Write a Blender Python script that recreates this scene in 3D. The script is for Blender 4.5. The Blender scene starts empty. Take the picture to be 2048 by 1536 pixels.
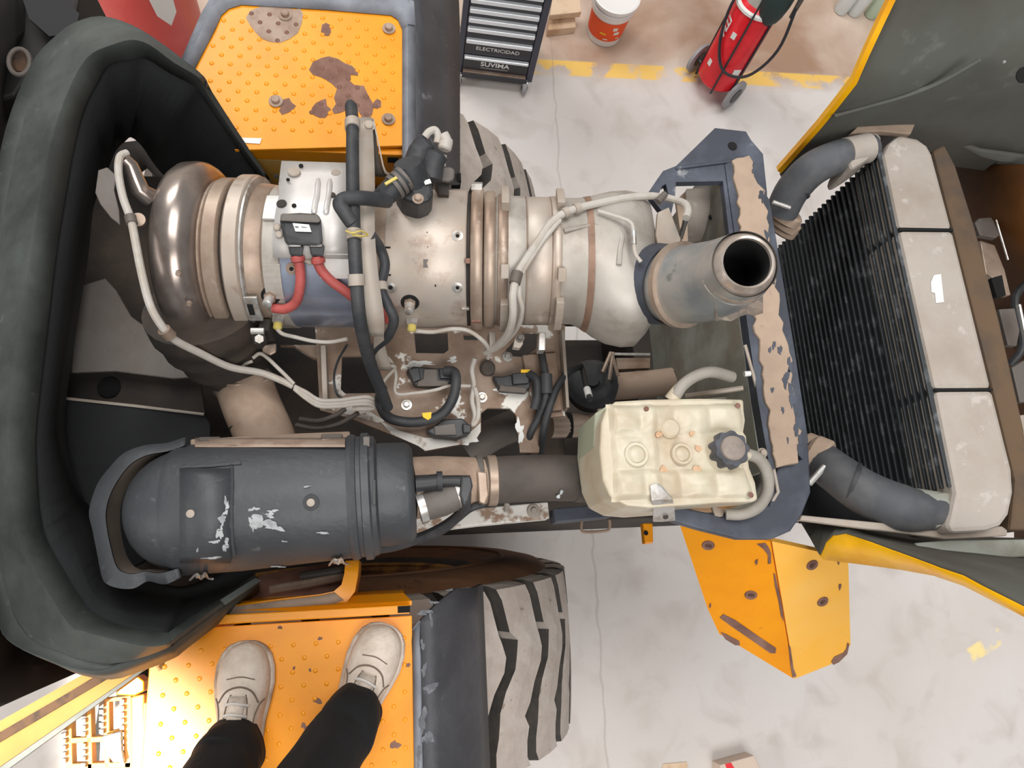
import bpy, bmesh, math, random
from mathutils import Vector, Matrix, noise
random.seed(7)
SC = bpy.context.scene
COL = SC.collection
PI = math.pi
# ------------------------------------------------------------------ camera
H = 3.9                     # camera height above the workshop floor
FPX = 1480.0                # focal length in pixels of the 2048 wide photo
AX = (Vector((0.98859332, -0.01116019, 0.15019555)),
      Vector((-0.052094, -0.96103441, 0.27147575)),
      Vector((0.14131337, -0.2762034, -0.95065357)))   # world axes seen in (right, down, forward)
cam = bpy.data.cameras.new('camera')
cam.sensor_width = 36.0
cam.lens = 36.0 * FPX / 2048.0
cam.clip_start = 0.05
cam.clip_end = 100
camo = bpy.data.objects.new('camera', cam)
COL.objects.link(camo)
right = Vector((AX[0][0], AX[1][0], AX[2][0]))
down = Vector((AX[0][1], AX[1][1], AX[2][1]))
fwd = Vector((AX[0][2], AX[1][2], AX[2][2]))
rot = Matrix((right, -down, -fwd)).transposed()
camo.matrix_world = Matrix.Translation((0, 0, H)) @ rot.to_4x4()
SC.camera = camo

def W(px, py, d):
    """point of the place that stands d metres below the camera height and shows at photo pixel px, py"""
    r = Vector(((px - 1024.0) / FPX, (py - 768.0) / FPX, 1.0))
    w = Vector((AX[0].dot(r), AX[1].dot(r), AX[2].dot(r)))
    w *= -d / w.z
    return Vector((w.x, w.y, H + w.z))
# ------------------------------------------------------------------ light
SC.view_settings.view_transform = 'Standard'
SC.view_settings.look = 'None'
SC.view_settings.gamma = 1.0
SC.view_settings.exposure = -0.28
SC.view_settings.use_curve_mapping = False
wd = bpy.data.worlds.new('workshop_daylight')
SC.world = wd
wd.use_nodes = True
bg = wd.node_tree.nodes['Background']
bg.inputs['Color'].default_value = (0.93, 0.96, 1.0, 1)
bg.inputs['Strength'].default_value = 0.26

def area(name, loc, target, sx, sy, power, col=(1, 1, 1)):
    l = bpy.data.lights.new(name, 'AREA')
    l.shape = 'RECTANGLE'
    l.size = sx
    l.size_y = sy
    l.energy = power
    l.color = col
    o = bpy.data.objects.new(name, l)
    COL.objects.link(o)
    o.location = loc
    o.rotation_euler = (Vector(target) - Vector(loc)).to_track_quat('-Z', 'Y').to_euler()
    return o
# daylight through the roof lights and through the open shop door on the cab side
area('roof_light_daylight', (0.6, 3.2, 14.0), (0.3, 0.7, 0), 8, 6, 1350, (1.0, 0.98, 0.96))
area('roof_light_daylight', (1.6, -6.8, 12.0), (1.0, -0.2, 0.5), 7, 5, 1150, (1.0, 0.98, 0.96))
area('shop_door_daylight', (-7.5, -1.5, 4.2), (0, 0.2, 2.0), 5, 5, 520, (1.0, 0.97, 0.93))
area('far_deck_fill', (-2.6, 6.4, 6.6), (-0.4, 1.5, 1.9), 3.0, 2.0, 230, (1.0, 0.98, 0.95))  # added fill lamp without a window, whitens the left of the far deck
sp = bpy.data.lights.new('sun_shaft', 'SPOT')
sp.energy = 17000
sp.spot_size = math.radians(11.5)
sp.spot_blend = 0.3
sp.shadow_soft_size = 0.12
sp.color = (1.0, 0.95, 0.85)
spo = bpy.data.objects.new('sun_shaft', sp)
COL.objects.link(spo)
spo.location = (-2.9, -2.0, 9.2)
spo.rotation_euler = (Vector((-1.06, -0.76, 1.95)) - Vector(spo.location)).to_track_quat('-Z', 'Y').to_euler()
# ------------------------------------------------------------------ materials
MATS = {}
def s2l(c):
    return tuple((x / 255.0 / 12.92) if x / 255.0 <= 0.04045 else ((x / 255.0 + 0.055) / 1.055) ** 2.4 for x in c)

def mat(name, col, rough=0.6, metal=0.0, col2=None, scale=6.0, lo=0.45, hi=0.62, bump=0.0, bscale=60.0,
        col3=None, scale3=30.0, lo3=0.6, hi3=0.66, **kw):
    """base colour, patches of a second colour (dust, scuffs) and of a third one, fine relief"""
    m = bpy.data.materials.new(name)
    m.use_nodes = True
    nt = m.node_tree
    N, L = nt.nodes, nt.links
    b = N['Principled BSDF']
    b.inputs['Roughness'].default_value = rough
    b.inputs['Metallic'].default_value = metal
    for k, v in kw.items():
        b.inputs[k.replace('_', ' ')].default_value = v
    c = s2l(col) + (1,)
    b.inputs['Base Color'].default_value = c
    if col2 is None and bump == 0:
        MATS[name] = m
        return m
    tc = N.new('ShaderNodeTexCoord')
    prev = None
    def layer(prev, base, cc, sc, l0, h0, det):
        n = N.new('ShaderNodeTexNoise')
        n.inputs['Scale'].default_value = sc
        n.inputs['Detail'].default_value = det
        n.inputs['Roughness'].default_value = 0.62
        L.new(tc.outputs['Object'], n.inputs['Vector'])
        mr = N.new('ShaderNodeMapRange')
        mr.inputs['From Min'].default_value = l0
        mr.inputs['From Max'].default_value = h0
        L.new(n.outputs['Fac'], mr.inputs['Value'])
        mx = N.new('ShaderNodeMix')
        mx.data_type = 'RGBA'
        L.new(mr.outputs['Result'], mx.inputs['Factor'])
        if prev is None:
            mx.inputs[6].default_value = base
        else:
            L.new(prev, mx.inputs[6])
        mx.inputs[7].default_value = s2l(cc) + (1,)
        return mx.outputs[2]
    if col2 is not None:
        prev = layer(None, c, col2, scale, lo, hi, 7.0)
    if col3 is not None:
        prev = layer(prev, c, col3, scale3, lo3, hi3, 8.0)
    if prev is not None:
        L.new(prev, b.inputs['Base Color'])
    if bump:
        n = N.new('ShaderNodeTexNoise')
        n.inputs['Scale'].default_value = bscale
        n.inputs['Detail'].default_value = 5
        L.new(tc.outputs['Object'], n.inputs['Vector'])
        bp = N.new('ShaderNodeBump')
        bp.inputs['Strength'].default_value = bump
        bp.inputs['Distance'].default_value = 0.01
        L.new(n.outputs['Fac'], bp.inputs['Height'])
        L.new(bp.outputs['Normal'], b.inputs['Normal'])
    MATS[name] = m
    return m

mat('yellow', (240, 154, 10), 0.36, col2=(228, 138, 8), scale=5, lo=0.4, hi=0.75, col3=(196, 120, 30), scale3=55, lo3=0.66, hi3=0.74)
mat('yellow_dusty', (240, 176, 40), 0.6, col2=(214, 178, 122), scale=5, lo=0.42, hi=0.6, col3=(140, 80, 30), scale3=40, lo3=0.66, hi3=0.7)
mat('yellow_pale', (244, 178, 62), 0.5, col2=(244, 188, 92), scale=4, lo=0.35, hi=0.7, col3=(190, 130, 50), scale3=60, lo3=0.68, hi3=0.74)
mat('yellow_edge', (255, 190, 0), 0.4, col2=(246, 170, 10), scale=6)
mat('bare_rust', (112, 78, 66), 0.8, col2=(140, 106, 92), scale=12, lo=0.4, hi=0.65)
mat('bare_grey', (166, 146, 130), 0.8, col2=(146, 122, 106), scale=14)
mat('fender', (58, 58, 62), 0.55, col2=(74, 74, 78), scale=7, lo=0.4, hi=0.7, col3=(118, 120, 126), scale3=18, lo3=0.62, hi3=0.74, bump=0.15)
mat('fender_edge', (134, 138, 146), 0.6, col2=(100, 103, 110), scale=7, lo=0.4, hi=0.66)
mat('tread', (168, 156, 146), 0.9, col2=(186, 176, 168), scale=9, lo=0.4, hi=0.65, col3=(120, 104, 92), scale3=26, lo3=0.62, hi3=0.72, bump=0.3, bscale=40)
mat('carcass', (58, 55, 52), 0.9, col2=(72, 66, 60), scale=9, bump=0.2)  # dark rubber, darkened further to put groove shade into the colour
mat('sidewall', (104, 72, 48), 0.9, col2=(126, 84, 52), scale=5, lo=0.4, hi=0.65, col3=(90, 60, 40), scale3=18)
mat('wheel_rim', (196, 140, 60), 0.7, col2=(120, 80, 46), scale=6)
mat('hood_liner', (19, 21, 23), 0.85, col2=(25, 27, 29), scale=4, bump=0.2, bscale=40)
mat('hood_black', (60, 64, 62), 0.6, col2=(84, 89, 85), scale=5, lo=0.4, hi=0.66, col3=(112, 115, 110), scale3=26, lo3=0.66, hi3=0.78, bump=0.12, bscale=30)
mat('hood_inner', (92, 94, 88), 0.8, col2=(80, 76, 68), scale=2.5, lo=0.4, hi=0.65, col3=(112, 116, 110), scale3=12, lo3=0.62, hi3=0.75, bump=0.2, bscale=14)
mat('dark_metal', (44, 39, 35), 0.75, col2=(66, 54, 44), scale=5, lo=0.45, hi=0.65, bump=0.15)
mat('grimy_plate', (104, 98, 93), 0.62, 0.15, col2=(92, 82, 74), scale=4, lo=0.42, hi=0.65, bump=0.15)
mat('brown_plate', (158, 138, 122), 0.75, col2=(130, 106, 88), scale=6, lo=0.42, hi=0.62, col3=(226, 222, 214), scale3=9, lo3=0.585, hi3=0.61, bump=0.2)
mat('steel_dusty', (188, 179, 169), 0.46, 0.4, col2=(180, 162, 146), scale=5, lo=0.38, hi=0.66, col3=(148, 126, 110), scale3=16, lo3=0.56, hi3=0.76, bump=0.06, bscale=30)
mat('steel_tan', (168, 150, 134), 0.42, 0.4, col2=(136, 114, 98), scale=7, lo=0.42, hi=0.65, col3=(190, 176, 162), scale3=24, lo3=0.6, hi3=0.75)
mat('steel_blue', (176, 188, 210), 0.3, 0.75, col2=(150, 146, 150), scale=5, lo=0.42, hi=0.7)
mat('steel_dome', (168, 156, 148), 0.26, 0.8, col2=(122, 108, 100), scale=6, lo=0.42, hi=0.66, col3=(150, 112, 76), scale3=5, lo3=0.6, hi3=0.7)
mat('steel_grey', (178, 172, 164), 0.5, 0.3, col2=(158, 150, 140), scale=5, lo=0.4, hi=0.66, col3=(132, 122, 110), scale3=7, lo3=0.54, hi3=0.75, bump=0.06, bscale=25)
mat('shield', (206, 203, 200), 0.45, 0.3, col2=(188, 182, 176), scale=9, lo=0.4, hi=0.7)
mat('bracket_grey', (168, 158, 147), 0.6, 0.1, col2=(160, 146, 132), scale=10)
mat('zinc', (196, 194, 190), 0.35, 0.6, col2=(160, 150, 140), scale=30)
mat('steel_rust', (146, 118, 100), 0.6, 0.2, col2=(120, 92, 76), scale=12, lo=0.4, hi=0.62)
mat('dust_tan', (170, 148, 129), 0.9, col2=(154, 134, 117), scale=7, lo=0.4, hi=0.65, col3=(120, 110, 104), scale3=26, lo3=0.62, hi3=0.7, bump=0.3, bscale=40)
mat('dust_pale', (168, 159, 150), 0.85, col2=(154, 143, 132), scale=5, lo=0.4, hi=0.66, col3=(180, 172, 164), scale3=16, bump=0.15)
mat('navy', (52, 56, 66), 0.55, col2=(78, 84, 96), scale=7, lo=0.45, hi=0.68, col3=(150, 150, 152), scale3=14, lo3=0.66, hi3=0.74)
mat('shroud_grey', (150, 152, 142), 0.7, col2=(122, 116, 104), scale=4)
mat('fin_black', (26, 28, 30), 0.5, col2=(44, 47, 50), scale=16, lo=0.45, hi=0.7)
mat('fin_edge', (46, 50, 53), 0.55, col2=(104, 107, 111), scale=22, lo=0.54, hi=0.72)
mat('black_plastic', (40, 41, 43), 0.5, col2=(58, 58, 60), scale=14)
mat('cleaner_black', (58, 60, 63), 0.5, col2=(70, 72, 75), scale=4, lo=0.4, hi=0.7, col3=(96, 96, 98), scale3=30, lo3=0.64, hi3=0.76, bump=0.12, bscale=70)
mat('cleaner_grime', (116, 104, 92), 0.8, col2=(96, 86, 78), scale=6)
mat('scuff_grey', (98, 100, 104), 0.8, col2=(128, 130, 134), scale=40)
mat('chalk', (168, 172, 172), 0.85, col2=(130, 134, 136), scale=40)
mat('rubber', (44, 46, 49), 0.6, col2=(62, 62, 64), scale=12, bump=0.1)
mat('rubber_dusty', (74, 76, 80), 0.65, col2=(104, 104, 104), scale=6, lo=0.45, hi=0.7)
mat('hose_brown', (78, 70, 64), 0.7, col2=(60, 54, 50), scale=5)
mat('duct_tan', (166, 144, 126), 0.8, col2=(140, 116, 98), scale=7)
mat('loom', (180, 174, 166), 0.7, col2=(170, 160, 148), scale=20)
mat('white_label', (226, 226, 222), 0.6)
mat('print_grey', (120, 120, 120), 0.7)
mat('red_hose', (178, 84, 79), 0.6, col2=(158, 70, 66), scale=20)
mat('yellow_tape', (240, 190, 40), 0.6)
mat('khaki_tape', (196, 178, 96), 0.7)
mat('tank', (206, 198, 176), 0.38, col2=(184, 158, 128), scale=7, lo=0.44, hi=0.74, Transmission_Weight=0.12, Subsurface_Weight=0.25, Subsurface_Radius=(0.02, 0.018, 0.012))
mat('tank_green', (176, 180, 156), 0.35, Transmission_Weight=0.15, Subsurface_Weight=0.25, Subsurface_Radius=(0.02, 0.02, 0.012))
mat('tank_stain', (184, 146, 112), 0.6, col2=(198, 168, 136), scale=40)
mat('cap_black', (54, 56, 62), 0.5, col2=(74, 76, 84), scale=18)
mat('cap_dust', (140, 128, 118), 0.7, col2=(120, 110, 104), scale=30)
mat('hose_grey', (152, 146, 137), 0.7, col2=(140, 134, 124), scale=14)
mat('elbow_steel', (176, 172, 166), 0.34, 0.5, col2=(146, 152, 156), scale=6, lo=0.45, hi=0.6, col3=(110, 110, 110), scale3=16, lo3=0.64, hi3=0.72)
mat('elbow_lip', (196, 184, 174), 0.32, 0.5, col2=(160, 146, 134), scale=12)
mat('soot_shade_black', (14, 13, 13), 0.95)  # near-black for soot, black parts and the painted shade of flat holes
mat('tool_black', (38, 38, 44), 0.4)
mat('tool_steel', (222, 226, 230), 0.3, 0.3)
mat('tool_frame', (58, 60, 74), 0.45)
mat('white_plastic', (232, 228, 226), 0.45)
mat('bottle_clear', (226, 232, 232), 0.25, Transmission_Weight=0.25)
mat('bottle_green', (196, 214, 190), 0.3, Transmission_Weight=0.25)
mat('orange_label', (240, 84, 30), 0.5)
mat('ext_red', (222, 32, 44), 0.35, col2=(206, 24, 36), scale=8)
mat('drum_red', (206, 60, 52), 0.4, col2=(216, 80, 70), scale=3)
mat('drum_print', (150, 40, 38), 0.6)
mat('wood', (212, 186, 158), 0.8, col2=(190, 156, 124), scale=8)
mat('cardboard', (206, 186, 170), 0.85)
mat('chrome', (210, 210, 214), 0.2, 0.9)
mat('wheel_grey', (150, 148, 150), 0.6)
mat('dark_green', (28, 46, 44), 0.6)
mat('seam', (112, 96, 84), 0.9)
mat('plaster', (196, 192, 186), 0.9, col2=(184, 178, 170), scale=2)
mat('trousers', (9, 9, 10), 0.9, col2=(13, 12, 14), scale=10, bump=0.25, bscale=60)
mat('shoe', (214, 200, 186), 0.85, col2=(190, 174, 158), scale=14, lo=0.4, hi=0.65, bump=0.25, bscale=90)
mat('shoe_sole', (196, 182, 168), 0.85, col2=(150, 130, 112), scale=12)
mat('lace', (206, 200, 192), 0.8)
mat('cab_dark', (12, 11, 11), 0.7, col2=(24, 18, 14), scale=4, col3=(32, 36, 30), scale3=9)
mat('cab_glass', (8, 10, 14), 0.7)
mat('flake', (222, 218, 210), 0.8, col2=(150, 124, 104), scale=16, lo=0.52, hi=0.6, bump=0.2)
mat('sill', (150, 102, 46), 0.8, col2=(126, 82, 34), scale=3, lo=0.4, hi=0.66)  # brown darkened to stand in for the cab's shade on the beam
mat('gasket', (70, 48, 30), 0.9, col2=(40, 30, 22), scale=30)
mat('step_yellow', (216, 160, 80), 0.6, col2=(198, 142, 84), scale=6)
mat('foil', (190, 196, 204), 0.2, 0.8, bump=0.6, bscale=22)
mat('seal_brown', (98, 78, 58), 0.85, col2=(78, 66, 56), scale=5)
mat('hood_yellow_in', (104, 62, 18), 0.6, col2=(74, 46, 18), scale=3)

# floor: concrete, dustier beyond the painted line, worn yellow line and a joint
def floor_material():
    m = bpy.data.materials.new('concrete')
    m.use_nodes = True
    nt = m.node_tree
    N, L = nt.nodes, nt.links
    b = N['Principled BSDF']
    b.inputs['Roughness'].default_value = 0.6
    tc = N.new('ShaderNodeTexCoord')
    sep = N.new('ShaderNodeSeparateXYZ')
    L.new(tc.outputs['Object'], sep.inputs[0])
    def noise_n(sc, det=6, dist=0.0):
        n = N.new('ShaderNodeTexNoise')
        n.inputs['Scale'].default_value = sc
        n.inputs['Detail'].default_value = det
        n.inputs['Distortion'].default_value = dist
        L.new(tc.outputs['Object'], n.inputs['Vector'])
        return n.outputs['Fac']
    def rng(v, a, b_, c=0.0, d=1.0):
        r = N.new('ShaderNodeMapRange')
        r.inputs['From Min'].default_value = a
        r.inputs['From Max'].default_value = b_
        r.inputs['To Min'].default_value = c
        r.inputs['To Max'].default_value = d
        L.new(v, r.inputs['Value'])
        return r.outputs['Result']
    def mth(op, a, b_=None):
        n = N.new('ShaderNodeMath')
        n.operation = op
        for i, x in enumerate((a, b_)):
            if x is None:
                continue
            if isinstance(x, (int, float)):
                n.inputs[i].default_value = x
            else:
                L.new(x, n.inputs[i])
        return n.outputs[0]
    def mix(f, a, b_):
        n = N.new('ShaderNodeMix')
        n.data_type = 'RGBA'
        L.new(f, n.inputs['Factor'])
        for i, x in ((6, a), (7, b_)):
            if isinstance(x, tuple):
                n.inputs[i].default_value = s2l(x) + (1,)
            else:
                L.new(x, n.inputs[i])
        return n.outputs[2]
    c = mix(rng(noise_n(1.1), 0.35, 0.7), (208, 202, 198), (198, 190, 184))
    c = mix(rng(noise_n(4.5, 8, 0.6), 0.52, 0.78), c, (184, 175, 168))
    # dusty aisle beyond the line
    yy = mth('ADD', sep.outputs['Y'], mth('MULTIPLY', mth('SUBTRACT', noise_n(1.6, 5), 0.5), 0.5))
    aisle = rng(yy, 3.1, 3.3)
    ad = mix(rng(noise_n(1.3, 6, 0.4), 0.38, 0.62), (206, 188, 172), (158, 126, 104))
    c = mix(aisle, c, ad)
    # yellow line
    ly = mth('SUBTRACT', 1.0, rng(mth('ABSOLUTE', mth('SUBTRACT', sep.outputs['Y'], 3.215)), 0.05, 0.062))
    wear = rng(noise_n(6.5, 7), 0.43, 0.52)
    c = mix(mth('MULTIPLY', mth('MULTIPLY', ly, wear), 0.85), c, (236, 190, 80))
    # a second worn stroke of line near the counterweight
    dx = mth('SUBTRACT', 1.0, rng(mth('ABSOLUTE', mth('SUBTRACT', sep.outputs['X'], 3.16)), 0.1, 0.12))
    dy = mth('SUBTRACT', 1.0, rng(mth('ABSOLUTE', mth('SUBTRACT', mth('ADD', sep.outputs['Y'], 0.42), mth('MULTIPLY', mth('SUBTRACT', sep.outputs['X'], 3.16), 0.45))), 0.035, 0.05))
    c = mix(mth('MULTIPLY', mth('MULTIPLY', dx, dy), wear), c, (236, 214, 150))
    # hairline joint across the slab
    jx = mth('ADD', sep.outputs['X'], mth('MULTIPLY', mth('SUBTRACT', noise_n(2.2, 8), 0.5), 0.16))
    jt = mth('SUBTRACT', 1.0, rng(mth('ABSOLUTE', mth('SUBTRACT', jx, 0.99)), 0.003, 0.008))
    c = mix(mth('MULTIPLY', jt, 0.35), c, (150, 138, 128))
    L.new(c, b.inputs['Base Color'])
    bp = N.new('ShaderNodeBump')
    bp.inputs['Strength'].default_value = 0.15
    bp.inputs['Distance'].default_value = 0.01
    L.new(noise_n(30, 6), bp.inputs['Height'])
    L.new(bp.outputs['Normal'], b.inputs['Normal'])
    MATS['concrete'] = m
floor_material()
# ------------------------------------------------------------------ mesh helpers
def V(*a):
    return Vector(a)

def smooth_path(pts, n=6):
    """Catmull-Rom through the points (vectors)"""
    if len(pts) < 3:
        return [Vector(p) for p in pts]
    P = [pts[0] * 2 - pts[1]] + list(pts) + [pts[-1] * 2 - pts[-2]]
    out = []
    for i in range(1, len(P) - 2):
        p0, p1, p2, p3 = P[i - 1], P[i], P[i + 1], P[i + 2]
        for k in range(n):
            t = k / n
            out.append(0.5 * ((2 * p1) + (p2 - p0) * t + (2 * p0 - 5 * p1 + 4 * p2 - p3) * t * t + (3 * p1 - p0 - 3 * p2 + p3) * t ** 3))
    out.append(Vector(pts[-1]))
    return out

class MB:
    def __init__(self):
        self.v = []
        self.f = []
    def add(self, vs, fs):
        o = len(self.v)
        self.v += [Vector(p) for p in vs]
        self.f += [[i + o for i in f] for f in fs]
        return self
    def box(self, c, s, R=None):
        c = Vector(c)
        vs = []
        for x in (-1, 1):
            for y in (-1, 1):
                for z in (-1, 1):
                    p = Vector((x * s[0] / 2, y * s[1] / 2, z * s[2] / 2))
                    vs.append(c + (R @ p if R else p))
        return self.add(vs, [[0, 1, 3, 2], [4, 6, 7, 5], [0, 4, 5, 1], [2, 3, 7, 6], [0, 2, 6, 4], [1, 5, 7, 3]])
    def rings(self, rings, closed=True, cap0=True, cap1=True):
        n = len(rings[0])
        o = len(self.v)
        for r in rings:
            self.v += [Vector(p) for p in r]
        for i in range(len(rings) - 1):
            for k in range(n if closed else n - 1):
                a = o + i * n + k
                b = o + i * n + (k + 1) % n
                self.f.append([a, b, b + n, a + n])
        if closed and cap0:
            self.f.append([o + k for k in range(n)][::-1])
        if closed and cap1:
            self.f.append([o + (len(rings) - 1) * n + k for k in range(n)])
        return self
    def tube(self, pts, r, seg=10, cap=True):
        pts = [Vector(p) for p in pts]
        n = len(pts)
        rs = r if isinstance(r, (list, tuple)) else [r] * n
        T = []
        for i in range(n):
            t = pts[min(i + 1, n - 1)] - pts[max(i - 1, 0)]
            T.append(t.normalized() if t.length > 1e-9 else Vector((0, 0, 1)))
        up = Vector((0, 0, 1)) if abs(T[0].z) < 0.9 else Vector((0, 1, 0))
        nrm = (up - T[0] * up.dot(T[0])).normalized()
        rings = []
        for i in range(n):
            nrm = nrm - T[i] * nrm.dot(T[i])
            nrm.normalize()
            bn = T[i].cross(nrm)
            rings.append([pts[i] + (nrm * math.cos(2 * PI * k / seg) + bn * math.sin(2 * PI * k / seg)) * rs[i] for k in range(seg)])
        return self.rings(rings, True, cap, cap)
    def lathe(self, o, axis, prof, seg=32, cap0=True, cap1=True):
        """prof: (distance along the axis, radius)"""
        o = Vector(o)
        a = Vector(axis).normalized()
        up = Vector((0, 0, 1)) if abs(a.z) < 0.9 else Vector((0, 1, 0))
        n = (up - a * up.dot(a)).normalized()
        b = a.cross(n)
        return self.rings([[o + a * t + (n * math.cos(2 * PI * k / seg) + b * math.sin(2 * PI * k / seg)) * r for k in range(seg)] for t, r in prof], True, cap0, cap1)
    def prism(self, top, h):
        """polygon of world points, extruded h straight down"""
        top = [Vector(p) for p in top]
        n = len(top)
        bot = [p - Vector((0, 0, h)) for p in top]
        return self.add(top + bot, [list(range(n)), list(range(2 * n - 1, n - 1, -1))] + [[i, i + n, (i + 1) % n + n, (i + 1) % n] for i in range(n)])
    def sheet(self, grid):
        n = len(grid[0])
        o = len(self.v)
        for r in grid:
            self.v += [Vector(p) for p in r]
        for i in range(len(grid) - 1):
            for k in range(n - 1):
                a = o + i * n + k
                self.f.append([a, a + 1, a + n + 1, a + n])
        return self

def plate_mesh(outer, holes, h):
    """flat plate with holes: lists of world points; extruded h down"""
    bm = bmesh.new()
    for loop in [outer] + list(holes):
        vs = [bm.verts.new(p) for p in loop]
        for i in range(len(vs)):
            bm.edges.new((vs[i], vs[(i + 1) % len(vs)]))
    bmesh.ops.triangle_fill(bm, use_beauty=True, use_dissolve=False, edges=bm.edges[:])
    r = bmesh.ops.extrude_face_region(bm, geom=bm.faces[:])
    for e in r['geom']:
        if isinstance(e, bmesh.types.BMVert):
            e.co.z -= h
    bmesh.ops.recalc_face_normals(bm, faces=bm.faces[:])
    me = bpy.data.meshes.new('plate')
    bm.to_mesh(me)
    bm.free()
    return me

def wloc(o):
    p = Vector((0, 0, 0))
    while o:
        p += Vector(o.location)
        o = o.parent
    return p

def obj(name, mb, m, parent=None, smooth=True, bevel=0.0, sub=0, angle=35, solid=0.0):
    if isinstance(mb, MB):
        me = bpy.data.meshes.new(name)
        me.from_pydata([tuple(p) for p in mb.v], [], mb.f)
        bm = bmesh.new()
        bm.from_mesh(me)
        bmesh.ops.remove_doubles(bm, verts=bm.verts[:], dist=1e-6)
        bmesh.ops.recalc_face_normals(bm, faces=bm.faces[:])
        bm.to_mesh(me)
        bm.free()
    else:
        me = mb
        me.name = name
    o = bpy.data.objects.new(name, me)
    COL.objects.link(o)
    if parent:
        base = wloc(parent)
        for v in me.vertices:
            v.co -= base
        o.parent = parent
    me.materials.append(MATS[m])
    if smooth:
        me.polygons.foreach_set('use_smooth', [True] * len(me.polygons))
        me.set_sharp_from_angle(angle=math.radians(angle))
    if solid:
        md = o.modifiers.new('thickness', 'SOLIDIFY')
        md.thickness = solid
        md.offset = 0
    if bevel:
        md = o.modifiers.new('bevel', 'BEVEL')
        md.width = bevel
        md.segments = 2
        md.limit_method = 'ANGLE'
        md.angle_limit = math.radians(40)
    if sub:
        md = o.modifiers.new('subsurf', 'SUBSURF')
        md.levels = sub
        md.render_levels = sub
    return o

def tag(o, label, cat, group=None):
    o['label'] = label
    o['category'] = cat
    if group:
        o['group'] = group
    return o

def thing(name, label, cat, loc, group=None):
    o = bpy.data.objects.new(name, None)
    o.empty_display_size = 0.05
    COL.objects.link(o)
    o.location = loc
    return tag(o, label, cat, group)

def struct(o):
    o['kind'] = 'structure'
    return o

def Wp(l, d):
    return [W(x, y, d) for x, y in l]

def bolt(parent, p, axis, r=0.012, h=0.008, m='zinc', washer=1.6, name='bolt', seg=6):
    """hexagon head on a washer"""
    b = MB()
    a = Vector(axis).normalized()
    b.lathe(p, a, [(0, r * washer), (h * 0.3, r * washer)], 14)
    b.lathe(Vector(p) + a * h * 0.3, a, [(0, r), (h * 0.8, r), (h, r * 0.8)], seg)
    return obj(name, b, m, parent, smooth=False)

def text_obj(name, s, m, parent, origin, xdir, ydir, size, depth=0.001, shear=0.0, align='LEFT', bold=0.0):
    cu = bpy.data.curves.new(name, 'FONT')
    cu.body = s
    cu.size = size
    cu.extrude = depth
    cu.shear = shear
    cu.offset = bold
    cu.align_x = align
    cu.resolution_u = 3
    to = bpy.data.objects.new(name + '_curve', cu)
    COL.objects.link(to)
    bpy.context.view_layer.update()
    me = bpy.data.meshes.new_from_object(to.evaluated_get(bpy.context.evaluated_depsgraph_get()))
    bpy.data.objects.remove(to)
    x = Vector(xdir).normalized()
    y = Vector(ydir).normalized()
    z = x.cross(y)
    for v in me.vertices:
        v.co = Vector(origin) + x * v.co.x + y * v.co.y + z * v.co.z
    return obj(name, me, m, parent, smooth=False)

def blob(cx, cy, r, n=22, seed=0, amp=0.35, sx=1.0, sy=1.0):
    """irregular closed outline in pixels"""
    rnd = random.Random(seed)
    ph = [rnd.uniform(0, 6.28) for _ in range(5)]
    out = []
    for k in range(n):
        a = 2 * PI * k / n
        q = 1 + amp * (0.5 * math.sin(2 * a + ph[0]) + 0.35 * math.sin(3 * a + ph[1]) + 0.3 * math.sin(5 * a + ph[2]) + 0.22 * math.sin(8 * a + ph[3]))
        out.append((cx + r * q * sx * math.cos(a), cy + r * q * sy * math.sin(a)))
    return out
# ------------------------------------------------------------------ setting
b = MB().box((1.0, 1.5, -0.1), (16, 14, 0.2))
struct(obj('floor', b, 'concrete', smooth=False))
struct(obj('wall_far', MB().box((1.0, 8.4, 2.5), (16, 0.2, 5.0)), 'plaster', smooth=False))
# ------------------------------------------------------------------ wheels
RT, HW, NL = 0.85, 0.2825, 28
def lug_mesh():
    b = MB()
    pitch = 2 * PI / NL
    ys = [-1, -0.97, -0.86, -0.7, -0.55, -0.42, -0.3, -0.1, 0.1, 0.25, 0.4, 0.5, 0.65, 0.85, 0.97, 1]
    rings = []
    for y in ys:
        c = 0.24 * pitch * math.sin(y * 3.4 + 0.5) + 0.06 * pitch * math.sin(y * 9)
        w0 = -0.37 * pitch + (0.12 * pitch if 0.35 < y < 0.5 else 0)
        w1 = 0.37 * pitch - (0.14 * pitch if -0.5 < y < -0.35 else 0)
        top = RT - 0.012 * y * y - (0.035 if abs(y) > 0.98 else 0.0)
        bot = RT - 0.065 - 0.03 * y ** 4 - (0.04 if abs(y) > 0.9 else 0)
        yy = y * HW
        row = []
        for a, r in ((c + w0 - 0.007, bot), (c + w0, top), (c + (w0 + w1) / 2, top + 0.002), (c + w1, top), (c + w1 + 0.007, bot)):
            row.append(Vector((r * math.sin(a), yy, r * math.cos(a))))
        rings.append(row)
    b.rings(rings, True)
    me = bpy.data.meshes.new('tread_lug')
    me.from_pydata([tuple(p) for p in b.v], [], b.f)
    bm = bmesh.new()
    bm.from_mesh(me)
    bmesh.ops.recalc_face_normals(bm, faces=bm.faces[:])
    bm.to_mesh(me)
    bm.free()
    me.materials.append(MATS['tread'])
    me.materials.append(MATS['carcass'])
    for f in me.polygons:
        r_ = Vector((f.center.x, 0, f.center.z)).normalized()
        if abs(f.normal.dot(r_)) < 0.6 and abs(f.normal.y) < 0.7:
            f.material_index = 1
    return me
LUG = lug_mesh()
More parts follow.
